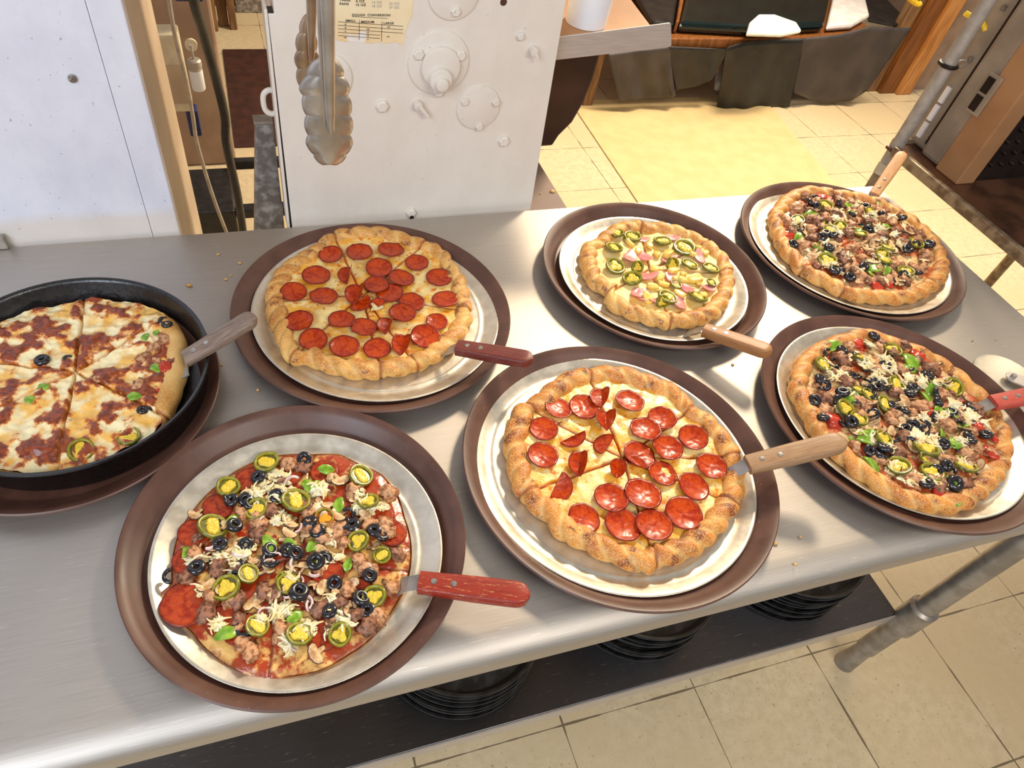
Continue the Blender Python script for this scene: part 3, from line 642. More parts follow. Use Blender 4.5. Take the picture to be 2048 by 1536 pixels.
# jalapeno ham pineapple pizza
O2 = crop((1060, 360), 3.84, [(660,345),(740,325),(830,325),(900,345),(1010,345),(1130,365),(1230,400),(1360,470),(1460,540),(1530,620),(1560,720),(1560,860),(1530,950),(1450,1040),(1380,1080),(1280,1110),(1150,1120),(1050,1125),(930,1100),(840,1070),(700,1020),(600,960),(560,900),(600,870),(500,830),(430,760),(410,700),(390,640),(390,560),(400,500),(500,460),(560,400),(610,370)])
c2 = sum((at(p[0], p[1], .888) for p in O2), Vector())/len(O2)
cut2 = angs(c2, crop((1060, 360), 3.84, [(850, 340), (1350, 480), (1090, 1100), (560, 880), (1540, 700)]))
p2 = Pizza('jalapeno_ham_pineapple_pizza', 'pizza with jalapeno slices, pink ham and pineapple in a deep brown tray', O2, ZB, .888, .0142, .0120, M['crust'], M['cheese2'], cut2, k=26, ch=.0135, seed=8)
cr = lambda L_: crop((1060, 360), 3.84, L_)
strew(p2, 'A', cr([(770,590,1.2),(890,590),(905,740,1.2),(1090,440,.8),(1070,600),(1300,590),(1090,750),(870,890),(1150,950,1.2),(870,440,.8),(1215,840,.8),(1370,830),(960,930,.8),(820,870)]), .001, .3)
strew(p2, 'N', cr([(830,540),(980,570),(1060,570,1.3),(1250,570,1.2),(960,680),(990,750),(1170,770,1.3),(1260,770,1.2),(1300,780),(990,830),(900,910,1.2),(1150,880),(1100,700),(1030,800),(1130,760),(930,820),(760,480),(1180,720),(920,500),(1350,560),(1210,660),(1040,880),(1330,880),(1290,520)]), .0005, .3)
strew(p2, 'J', cr([(660,420),(785,440),(1015,478,1.1),(1180,525,1.25),(640,530),(650,670,1.25),(785,765,1.15),(1225,650),(1385,680),(1390,795,.7),(1120,805,.65),(1050,915,1.05),(1285,905,1.15)]), .0035, .25, 1)
for q in cr([(818, 680, .8), (1085, 655, .85), (1010, 945, .8)]):
    x, y = p2.local(q[0], q[1]); p2.put('jalapeno_slice', JAL[1], x, y, .006, 0, .9, .2, q[2])
# supreme pizzas
def toppings(pz, cr, D, zt=.894, sc=1.0, extra=True):
    strew(pz, 'B', cr(D.get('B', [])), .0003, .06, .9*sc, zz=zt)
    strew(pz, 'T', cr(D.get('T', [])), .001, .3, sc, zz=zt)
    strew(pz, 'M', cr(D.get('M', [])), .002, .5, sc*1.05, zz=zt)
    strew(pz, 'S', cr(D.get('S', [])), .002, .5, sc, zz=zt)
    strew(pz, 'O', cr(D.get('O', [])), .003, .4, sc, zz=zt)
    strew(pz, 'G', cr(D.get('G', [])), .005, .4, sc, zz=zt)
    strew(pz, 'J', cr(D.get('J', [])), .005, .3, sc, zz=zt)
    strew(pz, 'R', cr(D.get('R', [])), .005, .2, sc, zz=zt)
O6 = crop((200, 780), 2.259, [(760,300),(850,290),(960,290),(1080,290),(1160,330),(1270,380),(1340,470),(1370,570),(1400,680),(1400,780),(1370,900),(1310,1000),(1230,1110),(1120,1190),(1000,1255),(860,1285),(750,1300),(680,1290),(600,1250),(500,1180),(420,1090),(370,1040),(290,1020),(245,920),(330,880),(330,760),(360,640),(430,530),(540,420),(620,360)])
c6 = sum((at(p[0], p[1], .882) for p in O6), Vector())/len(O6)
p6 = Pizza('thin_supreme_pizza', 'thin-crust supreme pizza without raised edge, nearest the camera', O6, ZB, .882, .004, .006, M['dough'], M['sauce'], angs(c6, crop((200, 780), 2.259, [(970, 290), (760, 1290), (250, 960), (1400, 820)]), .882), ch=.0075, crust=False, cutd=.002, seed=12)
cr = lambda L_: crop((200, 780), 2.259, L_)
toppings(p6, cr, dict(
  B=[(670,400),(850,370),(1010,360),(530,520),(430,640),(385,960,1.35),(1260,560),(560,1040),(1030,820),(900,900),(1170,910),(1000,1100),(640,1080),(1320,640),(400,760)],
  M=[(860,590,1.2),(600,720,1.2),(880,790),(780,930),(700,970),(980,1180),(1010,900),(1075,400,1.2),(750,820),(440,560),(860,640),(780,400),(1180,440),(920,660),(1000,960),(490,600),(470,880)],
  S=[(915,350),(1145,455),(1305,460),(775,540),(710,650),(430,740),(395,840),(530,790),(740,910),(480,1010),(1170,770),(1290,640),(1345,740),(1110,900),(1150,1020),(1210,1070),(990,990),(1310,890),(640,1140),(820,1090),(1000,660),(620,950),(850,330),(1090,620),(1250,1020),(680,1180)],
  O=[(925,310),(720,398),(800,480),(585,490),(605,620),(950,600),(1100,605),(1145,615),(1270,665),(770,770,1.25),(320,842),(895,922,1.2),(1215,842),(975,775,1.1),(545,700),(1060,870),(1040,1005),(850,720),(985,640),(620,800),(1210,1000),(1120,560),(440,810),(600,500),(880,740),(660,700),(1240,640)],
  G=[(935,430),(1025,360),(980,430),(765,700,1.2),(862,705),(570,1100,1.3),(960,700),(880,1030),(970,765,.8),(790,495,.7),(1120,790,.8),(390,730,.7),(600,590),(1080,520),(1200,790,.7)],
  J=[(755,333,1.1),(1178,390,1.1),(1213,508),(580,440,1.05),(885,505,1.25),(708,540,1.05),(508,620,1.2),(1168,685,1.1),(1275,748,.8),(670,835,.9),(575,900,1.1),(850,880,1.0),(1240,938,1.05),(900,1110,1.15),(1085,1105,.95),(710,1070,.9),(830,860,.8)],
  R=[(1015,580,1.0)]), .888, .86)
scatter(p6, 'C', 40, (.003, .006), .3, (.6, 1.4), .02); scatter(p6, 'O', 6, (.001, .003), .5, (.8, 1), .03); scatter(p6, 'I', 22, (.003, .006), .5, (.7, 1.1), .02); scatter(p6, 'M', 34, (.002, .004), .5, (.7, 1), .03); scatter(p6, 'S', 34, (.001, .003), .5, (.6, .9), .02)
O4 = crop((1480, 600), 2.954, [(730,170),(620,200),(500,240),(400,290),(340,340),(310,410),(290,520),(320,590),(370,670),(400,740),(450,830),(540,900),(640,990),(760,1080),(850,1140),(930,1190),(1060,1235),(1200,1255),(1330,1240),(1440,1180),(1510,1110),(1580,1020),(1610,920),(1600,800),(1540,680),(1450,560),(1380,500),(1290,420),(1180,340),(1050,280),(900,230)])
p4 = Pizza('supreme_pizza', 'supreme pizza piled with toppings and twisted crust at the right edge', O4, ZB, .888, .0135, .0115, M['crust2'], M['supreme'], (), k=30, ch=.0135, seed=17)
cr = lambda L_: crop((1480, 600), 2.954, L_)
toppings(p4, cr, dict(
  T=[(710,250),(1060,310,1.2),(1100,360),(570,700,1.2),(1110,650,1.1),(1270,470),(770,880,1.1),(1510,800),(1200,1140),(1510,900,1.2),(1440,750)],
  M=[(760,480,1.3),(960,600,1.3),(940,720),(1440,980,1.5),(970,1020),(880,760),(1050,690),(700,770),(1020,460,1.2),(900,640),(1000,700)],
  S=[(650,260),(845,245),(600,350,1.3),(640,480,1.3),(510,570,1.2),(740,610),(810,420,1.1),(970,260,1.1),(1130,400,1.5),(1060,620,1.1),(980,800),(690,860),(820,940,1.1),(1160,830),(940,890,1.1),(1020,1050,1.2),(1180,1100,1.2),(1330,1080),(1490,890),(1400,640,1.1),(1230,940),(960,400),(1200,550),(1400,870),(1240,740,1.1),(900,700),(500,640),(1480,600)],
  O=[(790,215),(520,310),(560,400),(470,470),(500,500),(690,430),(490,700),(690,620),(860,390),(910,350),(840,880),(910,810),(1020,740),(1080,770),(1170,690),(1260,1080,1.2),(1280,890),(1200,850),(1340,810),(1460,800),(1100,1090,1.1),(840,510),(440,590),(650,720),(1000,560),(600,300)],
  G=[(545,270,1.4),(640,580,1.2),(1140,510,1.5),(740,800,1.2),(745,835,1.2),(790,980,1.5),(1270,840,1.3),(1250,660,1.2),(1010,360,1.5),(1170,650),(1290,1180),(1110,570,1.3),(690,560)],
  J=[(490,380,1.05),(920,500,1.05),(1258,515,1.2),(720,345,1.05),(1330,970,1.25),(1095,880,1.25),(860,620,1.1),(700,530,.9),(1130,1020,1.1),(620,640,1.1),(700,700,1.0),(845,820,1.1),(905,290,1.0),(940,980,1.1),(760,560,.9),(1100,940,.9)]), .896, .95)
scatter(p4, 'S', 34, (0, .004), .5, (.65, 1.05), .034); scatter(p4, 'O', 34, (.001, .006), .6, (.8, 1), .036); scatter(p4, 'M', 40, (.002, .007), .6, (.8, 1.2), .036); scatter(p4, 'C', 46, (.004, .009), .4, (.8, 1.4), .036); scatter(p4, 'G', 10, (.003, .007), .5, (.7, 1), .036)
O3 = crop((1450, 280), 3.425, [(560,325),(660,335),(760,350),(900,370),(980,390),(1080,420),(1180,480),(1280,530),(1380,610),(1460,690),(1510,780),(1535,870),(1510,960),(1440,1030),(1330,1090),(1200,1112),(1080,1105),(950,1100),(820,1070),(700,1000),(580,940),(490,890),(450,830),(380,760),(340,680),(310,590),(300,500),(340,450),(390,390),(460,350)])
c3 = sum((at(p[0], p[1], .888) for p in O3), Vector())/len(O3)
p3 = Pizza('supreme_pizza', 'supreme pizza with sausage and olives at the far back right corner', O3, ZB, .888, .0140, .0115, M['crust2'], M['supreme'], angs(c3, crop((1450, 280), 3.425, [(740, 350), (510, 900), (810, 1040), (1480, 1000)])), k=30, ch=.0135, seed=23)
cr = lambda L_: crop((1450, 280), 3.425, L_)
toppings(p3, cr, dict(
  T=[(660,375),(790,400),(1060,1000,1.2),(450,640),(1130,970)],
  M=[(610,770,1.4),(570,650,1.2),(1200,970),(850,640),(760,800),(1040,730),(1150,740),(660,720)],
  S=[(560,380),(480,460,1.2),(430,545,1.1),(640,540,1.2),(880,420,1.1),(770,500),(920,480),(1050,470),(860,570),(1080,650,1.3),(1180,620,1.1),(1270,620,1.1),(1220,690,1.2),(530,710,1.2),(820,830,1.2),(930,930,1.2),(1060,960,1.2),(1190,840),(1380,790,1.3),(1250,960),(460,620),(590,600),(1000,660,1.2),(900,720),(1350,870),(700,470)],
  O=[(630,450),(510,600),(690,640),(740,655),(465,710),(1215,535),(1400,715,1.2),(1250,750),(710,740),(745,905),(950,865),(850,945),(935,590),(1070,510),(660,660)],
  G=[(590,510,1.6),(840,430,1.2),(870,490),(1110,590),(910,610),(1020,880,1.4),(500,660),(1010,920),(1110,890,1.2)],
  J=[(690,450,1.1),(500,545),(700,825,1.2),(1310,705,1.1),(1070,790,1.1),(715,620),(1090,830),(1240,900,1.1),(990,490,.8),(930,640),(790,590),(1110,740)]), .896, .95)
scatter(p3, 'S', 62, (0, .004), .5, (.7, 1.1), .034); scatter(p3, 'O', 22, (.001, .005), .6, (.8, 1), .036); scatter(p3, 'M', 34, (.002, .006), .6, (.8, 1.2), .036); scatter(p3, 'C', 40, (.004, .008), .4, (.7, 1.2), .036); scatter(p3, 'G', 6, (.003, .006), .5, (.7, 1), .036)
# deep dish pizza
O7 = crop((0, 500), 2.743, [(-330,420),(-200,385),(0,360),(120,330),(230,310),(330,285),(480,255),(620,265),(760,280),(880,310),(960,360),(1020,470),(1025,560),(1000,700),(960,820),(920,920),(830,1010),(680,1090),(560,1150),(400,1190),(250,1225),(100,1230),(0,1220),(-250,1150),(-400,1000),(-480,800),(-450,550)])
cc = rot(-.499, .520)
W7 = []
for p in O7:
    q = at(p[0], p[1], .906)
    d = Vector((q.x-cc.x, q.y-cc.y, 0)); L_ = min(d.length, .1485); d = d.normalized()*L_; W7.append(Vector((cc.x+d.x, cc.y+d.y, 0)))
def inv(P, z):  # the outline back in pixels, so that Pizza() can take it like the others
    v = Vector((P.x, P.y, z))-CAMPOS; k = v.dot(CF); return (1024-78.53+FPX*v.dot(CR)/k, 768+35.79-FPX*v.dot(CU)/k)
pts7 = [inv(P, .906) for P in W7]
c7 = sum((at(p[0], p[1], .906) for p in pts7), Vector())/len(pts7)
cut7 = [a for a in angs(c7, crop((0, 500), 2.743, [(450, 320), (930, 350), (900, 900), (300, 1200), (-100, 600), (-100, 900)]), .906)]
cA, cB = angs(c7, crop((0, 500), 2.743, [(960, 330), (930, 930)]), .906)
cA, cB = max(cA, cB), min(cA, cB)
def cf7(a):
    mid = (cA+cB)/2; hw = (cA-cB)/2; d = abs((a-mid+pi) % (2*pi)-pi)-hw; t_ = max(0, min(1, .5-d/.12)); return .25+1.4*t_, .80+.26*t_
p7 = Pizza('deep_dish_pizza', 'browned-cheese deep-dish pizza cut into slices in the black pan at left', pts7, ZP+.0045, .906, .0095, .0150, M['crust3'], M['cheese3'], cut7, k=3, ch=.0275, amp=.04, rise=.0045, cutd=.007, seed=31, twist=0, cf=cf7)
cr = lambda L_: crop((0, 500), 2.743, L_)
strew(p7, 'O', cr([(890,385,.8),(915,410,.8),(800,850),(775,870,.8),(230,600),(370,590,.7)]), -.003, .5, .9, zz=.908)
strew(p7, 'G', cr([(790,460),(230,750,.8),(170,820,.8),(860,650),(740,800),(850,440,.8)]), -.001, .3, .9, zz=.908)
strew(p7, 'S', cr([(780,590,.9),(530,700,.7),(850,520),(760,740),(860,600,.8),(900,480)]), -.005, .3, .9, zz=.908)
strew(p7, 'J', cr([(700,1010),(440,1090)]), -.0035, .25, 1, zz=.908)
strew(p7, 'T', cr([(930,500,.7),(905,640,.7),(870,760,.7)]), -.003, .2, 1, zz=.908)
# ------------------------------------------------------------------ pizza servers
def server(label, A, B, wood_, wid=.026, th=.015, blade=True, blen=.055, drop=None, rivets=((.14), (.32)), zt=None, steep=False):
    A = Vector(A); B = Vector(B); d = (B-A); L_ = d.length; d.normalize()
    root = thing('pizza_server', label, 'server', A)
    hor = Vector((d.x, d.y, 0)).normalized(); side = Vector((-hor.y, hor.x, 0)); up = side.cross(d)*-1
    if up.z < 0: up = -up
    V = []; F = []; NP, NC = 26, 20
    for i in range(NP):
        u = i/(NP-1); e_ = max(0, (u-.86)/.14); hw = wid/2*(.86+.14*min(1, u*2))*sqrt(max(0, 1-e_**2.2*.92)); ht = th/2*(1-.25*e_**2)
        if u == 1: hw *= .55; ht *= .7
        for j in range(NC):
            a = 2*pi*j/NC; cx_ = abs(cos(a))**.36*(1 if cos(a) > 0 else -1); sy_ = abs(sin(a))**.42*(1 if sin(a) > 0 else -1)
            V.append(Vector((L_*u, hw*cx_, ht*sy_)))
    F = [(i*NC+j, i*NC+(j+1) % NC, (i+1)*NC+(j+1) % NC, (i+1)*NC+j) for i in range(NP-1) for j in range(NC)]+[tuple(reversed(range(NC))), tuple((NP-1)*NC+j for j in range(NC))]
    h = fixn(mk('handle', V, F, M[wood_], root)); autosm(h, 45)
    mt = Matrix((d, side, up)).transposed().to_4x4(); h.matrix_local = mt
    for u in rivets:
        mb = MB(); mb.lathe([(0, .0012), (.0032, .0009), (.0037, 0)], (L_*u, 0, th/2-.0004), 18); mb.build('rivet', M['screw'], h, smooth=True)
    # blade: tang leaves the handle, steps down to the pan and widens
    z1 = ((ZB+.0006) if zt is None else zt)-A.z
    path = [(.012, .0, .016), (-.002, 0, .018), (-.012, z1*.35, .018), (-.024, z1*.92, .024), (-.036, z1, .044), (-.05, z1, .058), (-.036-blen, z1, .052), (-.036-blen-.02, z1, .030)]
    if steep: path = [(.012, .0, .016), (-.001, 0, .018), (-.002, z1, .018), (-.012, z1, .022), (-.022, z1, .03)]
    V = []; F = []
    for s_, z_, w_ in path:
        b = Vector((hor.x*s_, hor.y*s_, z_ if s_ < 0 else d.z*s_))
        for zz in (.0007, -.0007):
            for q in (-1, 1): V.append(b+side*(w_/2*q)+Vector((0, 0, zz)))
    for i in range(len(path)-1):
        k = i*4; F += [(k, k+1, k+5, k+4), (k+3, k+2, k+6, k+7), (k, k+4, k+6, k+2), (k+1, k+3, k+7, k+5)]
    F += [(0, 2, 3, 1), (4*len(path)-4, 4*len(path)-3, 4*len(path)-1, 4*len(path)-2)]
    fixn(mk('blade', V, F, M['pipe'], root, smooth=False))
    return root
server('pizza server with worn maroon handle beside the back-left pepperoni pizza', at(914, 695, .908), at(1066, 721, .930), 'w_maroon', .026)
server('pizza server with weathered grey handle resting on the black deep-dish pan', at(371, 718, .921), at(512, 632, .957), 'w_grey', .027, .012, zt=.900, steep=True)
server('pizza server with tan wooden handle under the jalapeno, ham and pineapple pizza', at(1408, 660, .905), at(1543, 706, .925), 'w_tan', .024, .017)
server('pizza server with worn oak handle under the centre pepperoni pizza', at(1495, 930, .912), at(1692, 882, .948), 'w_oak', .029)
server('pizza server with chipped dark red handle under the thin supreme pizza', at(838, 1165, .900), at(1060, 1192, .916), 'w_red', .027)
server('pizza server with light tan handle sticking up at the back right corner', at(1748, 390, .893), at(1807, 305, .944), 'w_light', .024, .012)
A4 = at(1984, 806, .905); B4 = at(2048, 794, .915); server('pizza server with bright faded-red handle at the right edge', A4, A4+(B4-A4).normalized()*.115, 'w_rose', .027)
# pizza cutter
cw = at(2016, 752, .8745); ct = thing('pizza_cutter', 'pizza cutter wheel with crumbs lying behind the right-edge tray', 'cutter', (cw.x, cw.y, TT+.0004))
mb = MB(); mb.lathe([(0, .0012), (.046, .0010), (.0515, .0003), (.046, 0), (0, 0)], (0, 0, .001), 72); mb.build('wheel', M['alu'], ct, smooth=True)
g = at(2030, 750, .885); gd = Vector((.72, -.69, 0)); sd = Vector((.69, .72, 0))
mb = MB(); gp = [(-.010, .004), (-.006, .010), (0, .0125), (.03, .0135), (.10, .010), (.10, -.010), (.03, -.0135), (0, -.0125), (-.006, -.010), (-.010, -.004)]
gc = Vector((g.x-cw.x, g.y-cw.y, .0075)); mb.prism([gc+gd*a_+sd*b_ for a_, b_ in gp], (0, 0, .0025)); mb.build('guard', M['strip'], ct, bevel=.0008)
mb = MB(); mb.lathe([(0, .005), (.0035, .005), (.0045, .0035), (.0045, 0)], gc+Vector((0, 0, .0025)), 8); mb.tube([gc, gc+Vector((0, 0, -.0068))], .003, 10); mb.build('bolt', M['pole'], ct, smooth=True)
mb = MB(); q = gc+gd*.10; mb.tube([q-gd*.01+Vector((0, 0, .002)), q+gd*.01+Vector((0, 0, .003)), q+gd*.10+Vector((0, 0, .004))], [.007, .011, .012], 16); mb.build('handle', M['w_rose'], ct, smooth=True)
# crumbs on the table
CRP = [(437, 510), (480, 527), (462, 552), (452, 560), (379, 572), (443, 731), (516, 781), (1105, 384), (1080, 388), (1945, 682), (1992, 680), (1550, 1088), (1600, 1075), (1940, 730), (1465, 730), (1590, 1130)]
CRL = ['pale crumb left of the back-left pepperoni tray, farthest from the camera', 'pale crumb just left of the back-left pepperoni tray rim', 'tiny crumb halfway between the deep-dish pan and the back-left tray', 'tiny crumb nearest the left rim of the back-left pepperoni tray',
 'golden crumb on the steel behind the deep-dish pan', 'crumb under the weathered grey server handle', 'small crumb in front of the back-left pepperoni tray', 'large pale crumb on the ledge right of the white machine', 'tiny crumb beside the large one on the ledge right of the white machine',
 'crumb on the steel just behind the right-edge supreme tray', 'crumb on the steel above the pizza cutter wheel', 'dark crumb by the front edge of the table, right of the centre tray', 'tiny crumb by the front edge, rightmost of two near the centre tray', 'crumb beside the rim of the right-edge tray near the cutter wheel',
 'tiny crumb by the shadow of the tan server handle', 'crumb nearest the front rolled edge of the table']
for i, (x, y) in enumerate(CRP):
    z = .851 if (y < 400 and x < 1200) else TT; p = at(x, y, z)
    o = link('crumb', m_blob(.0052 if i == 7 else .004 if i == 4 else R_(.0013, .003), 'crumb', i+90, .6, .6, 2), None, (p.x, p.y, z+.0012))
    tag(o, CRL[i], 'crumb', 'crumbs on the ledge' if z < TT else 'crumbs on the steel tabletop')
# ------------------------------------------------------------------ white dough machine behind the table
MN = 1.012
dm = thing('dough_machine', 'tall white painted dough machine with round bearing plates behind the table', 'machine', (.27, MN, .86))
def dl(p): return Vector(p)-Vector((.27, MN, .86))
mb = MB(); mb.box(dl((.060, MN+.004, .8515)), dl((.470, 1.34, 1.75))); mb.build('body', M['white'], dm, bevel=.004)
mb = MB(); mb.prism([dl(p) for p in [(.055, MN, .8515), (.492, MN, .8515), (.492, MN, .88), (.480, MN, 1.225), (.480, MN, 1.75), (.060, MN, 1.75), (.060, MN, 1.20), (.052, MN, 1.20)]], (0, .0035, 0)); mb.build('front_plate', M['white'], dm, bevel=.001)
mb = MB(); mb.box(dl((.047, MN+.001, .8515)), dl((.0515, MN+.05, 1.205))); mb.build('edge_flange', M['white'], dm, bevel=.001)
mb = MB(); mb.box(dl((.0517, MN+.0045, .8515)), dl((.0598, MN+.04, 1.195))); mb.build('dark_gap', M['black'], dm)
def disc(px, py, r, h, rb=.003, nm='bearing_plate', seg=56, parent=None):
    c = dl(onN(px, py, MN)); mb = MB(); mb.lathe([(0, h), (r-rb, h), (r-rb*.3, h-rb*.3), (r, h-rb), (r, -.001)], c, seg, 'Y'); return mb.build(nm, M['white'], parent or dm, smooth=True, ang=40)
def bolt(px, py, r=.0065, h=.005, off=0, seg=6): 
    c = dl(onN(px, py, MN))-Vector((0, off, 0)); mb = MB(); mb.lathe([(0, h), (r*.8, h), (r, h*.8), (r, -.001)], c, seg, 'Y'); return mb.build('bolt', M['white'], dm, smooth=True, ang=30)
disc(877, 125, .0475, .004); disc(879, 130, .030, .012); disc(876, 150, .0175, .022); disc(876, 154, .010, .030, .003)
for q in [(836, 106), (920, 108), (876, 180)]: bolt(*q, r=.008, off=.0035)
disc(956, 214, .0365, .004)
for q in [(928, 200), (990, 202), (957, 250)]: bolt(*q, r=.0065, off=.0035)
disc(907, -18, .038, .004); bolt(910, 20, r=.007, off=.0035); disc(655, 155, .036, .004)
for q in [(764, 211, .0095), (1040, 71, .006), (1007, 281, .0095), (822, 424, .0085)]: bolt(q[0], q[1], r=q[2], h=.006)
c = onN(834, 206, MN); mb = MB(); mb.tube([dl(c)+Vector((0, .001, 0)), dl(c)+Vector((0, -.010, 0))], .0065, 14); mb.tube([dl(c)+Vector((0, -.008, .001)), dl(onN(853, 226, MN))+Vector((0, -.011, -.001))], [.0045, .0025], 10); mb.build('wing_screw', M['white'], dm, smooth=True)
c = onN(1064, 97, MN); mb = MB(); mb.tube([dl(c)+Vector((0, .001, 0)), dl(c)+Vector((0, -.012, 0))], .006, 14); mb.tube([dl(c)+Vector((0, -.009, .004)), dl(onN(1070, 112, MN))+Vector((0, -.013, 0))], [.0035, .002], 10); mb.build('wing_screw', M['white'], dm, smooth=True)
c = onN(1007, 4, MN); mb = MB(); mb.lathe([(0, .0006), (.005, .0006), (.005, 0)], dl(c), 20, 'Y'); mb.build('hole', M['chute'], dm)
mb = MB(); mb.lathe([(0, .0006), (.004, .0006), (.004, 0)], dl(onN(822, 431, MN))+Vector((0, -.0062, 0)), 16, 'Y'); mb.build('bolt_hole', M['black'], dm)
# D handle on the left flank
q = onN(552, 204, MN+.03); mb = MB(); pts_ = [Vector((.052, q.y, q.z+.017)), Vector((.042, q.y, q.z+.018)), Vector((.034, q.y, q.z+.010)), Vector((.034, q.y, q.z-.010)), Vector((.042, q.y, q.z-.018)), Vector((.052, q.y, q.z-.017))]
mb.tube([dl(p) for p in spline(pts_, 5)], .0042, 10); mb.build('side_handle', M['white'], dm, smooth=True)
# paper chart
ch_ = thing('dough_chart', 'torn yellowed paper dough conversion chart stuck on the white machine', 'chart', onN(740, 40, MN))
o0 = ch_.location.copy()
def cl(px, py, e_=0): return onN(px, py, MN-.0006-e_)-o0
out = [(672, 80), (671, 40), (670, -30), (830, -30), (824, 30), (812, 60), (806, 92), (800, 88), (790, 84), (768, 88), (762, 84), (744, 87), (722, 85), (700, 83), (690, 84)]
t = NT('yellowed_paper'); f = t.noise(12, 4); c = t.mix(t.sm(f, .35, .7), lin((238, 222, 184)), lin((232, 200, 150))); c = speck(t, c, lin((232, 226, 220)), 16, .62, .68)
mb = MB(); mb.prism([cl(*p) for p in out], (0, .0005, 0)); mb.build('paper', t.set(c, .8), ch_)
def text(s_, px, py, size, mat='ink', off=.0006):
    cu = bpy.data.curves.new('text', 'FONT'); cu.body = s_; cu.size = size; cu.offset = off*.2; cu.extrude = .00008; cu.space_character = 1.1
    o = bpy.data.objects.new('tmp', cu); COL.objects.link(o)
    me = bpy.data.meshes.new_from_object(o.evaluated_get(bpy.context.evaluated_depsgraph_get())); bpy.data.objects.remove(o)
    me.materials.clear(); me.materials.append(M[mat]); n2 = link('printed_text', me, ch_)
    n2.rotation_euler = (pi/2, 0, 0); n2.scale = (.74, .66 if size > .0055 else .60, 1); n2.location = cl(px, py, .0003)
    return n2
for s_, x, y, sz, mt in [('THINS', 679, 2.5, .0066, 'ink'), ('PANS', 679, 10, .0066, 'ink'), ('6 OZ', 712, 4.5, .0066, 'ink'), ('15 OZ', 711, 12, .0066, 'ink'), ('14 OZ', 743, 7, .0066, 'inkf'), ('18 OZ', 743, 14.5, .0066, 'inkf'), ('22 OZ', 778, 9.5, .0066, 'inkf'), ('27 OZ', 778, 17, .0066, 'inkf'),
      ('DOUGH  CONVERSION!', 704, 32, .0062, 'ink'), ('SMALL', 691, 43.5, .0062, 'ink'), ('MEDIUM', 722, 46, .0062, 'ink'), ('LARGE', 767, 48.5, .0062, 'ink'),
      ('-5', 688, 50, .005, 'ink'), ('-3', 688, 57, .005, 'ink'), ('-1', 688, 64, .005, 'ink'), ('+4', 687, 76.5, .005, 'ink'), ('+3', 733, 60, .005, 'ink'), ('-2', 733, 66.5, .005, 'ink'), ('-5', 733, 73, .005, 'ink'), ('-1', 733, 80, .005, 'ink'), ('+5', 774, 56, .005, 'ink'), ('+3', 773, 75, .005, 'ink')]:
    text(s_, x, y, sz, mt)
mb = MB()
for y in (43.5, 50.5, 57.5, 64.5, 71): mb.tube([cl(676, y, .0001), cl(806 if y < 60 else 760, y+(9 if y < 60 else 6), .0001)], .00035, 5)
for x in (719, 764): mb.tube([cl(x, 40 if x < 740 else 43, .0001), cl(x-1, 80 if x < 740 else 83, .0001)], .00035, 5)
mb.tube([cl(704, 33, .0001), cl(776, 37, .0001)], .0003, 5)
mb.build('table_rule', M['ink'], ch_)
# support stand and ledge under the machine
st = thing('machine_stand', 'grey-brown metal stand with a narrow crumb-strewn ledge under the white machine', 'stand', (.30, 1.2, 0))
mb = MB(); mb.box((-.24, -.188, .83), (.275, .06, .851)); mb.build('ledge', simple('grey_brown_metal', (128, 108, 98), (116, 98, 90), 10, .5, .1), st, bevel=.002)
for x, y in ((-.2, -.15), (.24, -.15), (-.2, .03), (.24, .03)):
    mb = MB(); mb.tube([(x, y, .83), (x, y, 0)], .016, 14); mb.build('leg', M['pipe'], st, smooth=True)
# side tray arm with cup at the right of the machine
sh = thing('side_shelf', 'thin steel side shelf with a folded front lip, right of the white machine', 'shelf', (.58, 1.03, 1.13))
mb = MB(); L0, L1, L2, L3 = onN(1098, 74, 1.03), onN(1343, 46, 1.03), onN(1340, 94, 1.03), onN(1098, 121, 1.03)
L0.x = L3.x = .488
pr = [L3, L2, L2+Vector((.002, 0, .003)), L1+Vector((.001, 0, -.004)), L1+Vector((-.003, 0, .0)), L0]
mb.prism([p-sh.location for p in pr], (0, .0025, 0)); mb.build('front_lip', M['strip'], sh, bevel=.0006)
S0, S1, S2 = at(1308, 49, 1.172), at(1272, 0, 1.172), at(1180, 0, 1.172)
mb = MB(); far = S0+(S1-S0)*2.2; mb.prism([Vector((.488, 1.034, 1.160))-sh.location, Vector((S0.x, 1.034, 1.160))-sh.location, Vector((far.x, far.y, 1.160))-sh.location, Vector((.488, far.y, 1.160))-sh.location], (0, 0, .003)); mb.build('shelf_plate', M['tan'], sh)
q = onN(1165, 62, 1.085); mb = MB(); r = .0335
mb.lathe([(0, .001), (r-.002, .001), (r, .0), (r+.006, .16), (r+.0045, .16), (r-.0015, .003), (0, .003)], seg=48)
tag(mb.build('plastic_cup', M['cup'], smooth=True, loc=(.557, 1.085, 1.1635), ang=40), 'tall white plastic cup standing on the steel side shelf', 'cup')
# dark brown chute below the shelf
N2 = 1.22
mb = MB(); poly = [onN(x, y, N2) for x, y in [(1085, 296), (1105, 292), (1118, 272), (1145, 245), (1168, 205), (1186, 160), (1200, 112), (1195, 90), (1085, 100)]]
for p in poly[-1:]+poly[:1]: p.x = .50
mb.prism(poly, (0, .16, 0)); tag(mb.build('dough_chute', M['chute'], bevel=.004), 'dark brown curved dough chute hanging at the right side of the white machine', 'chute')
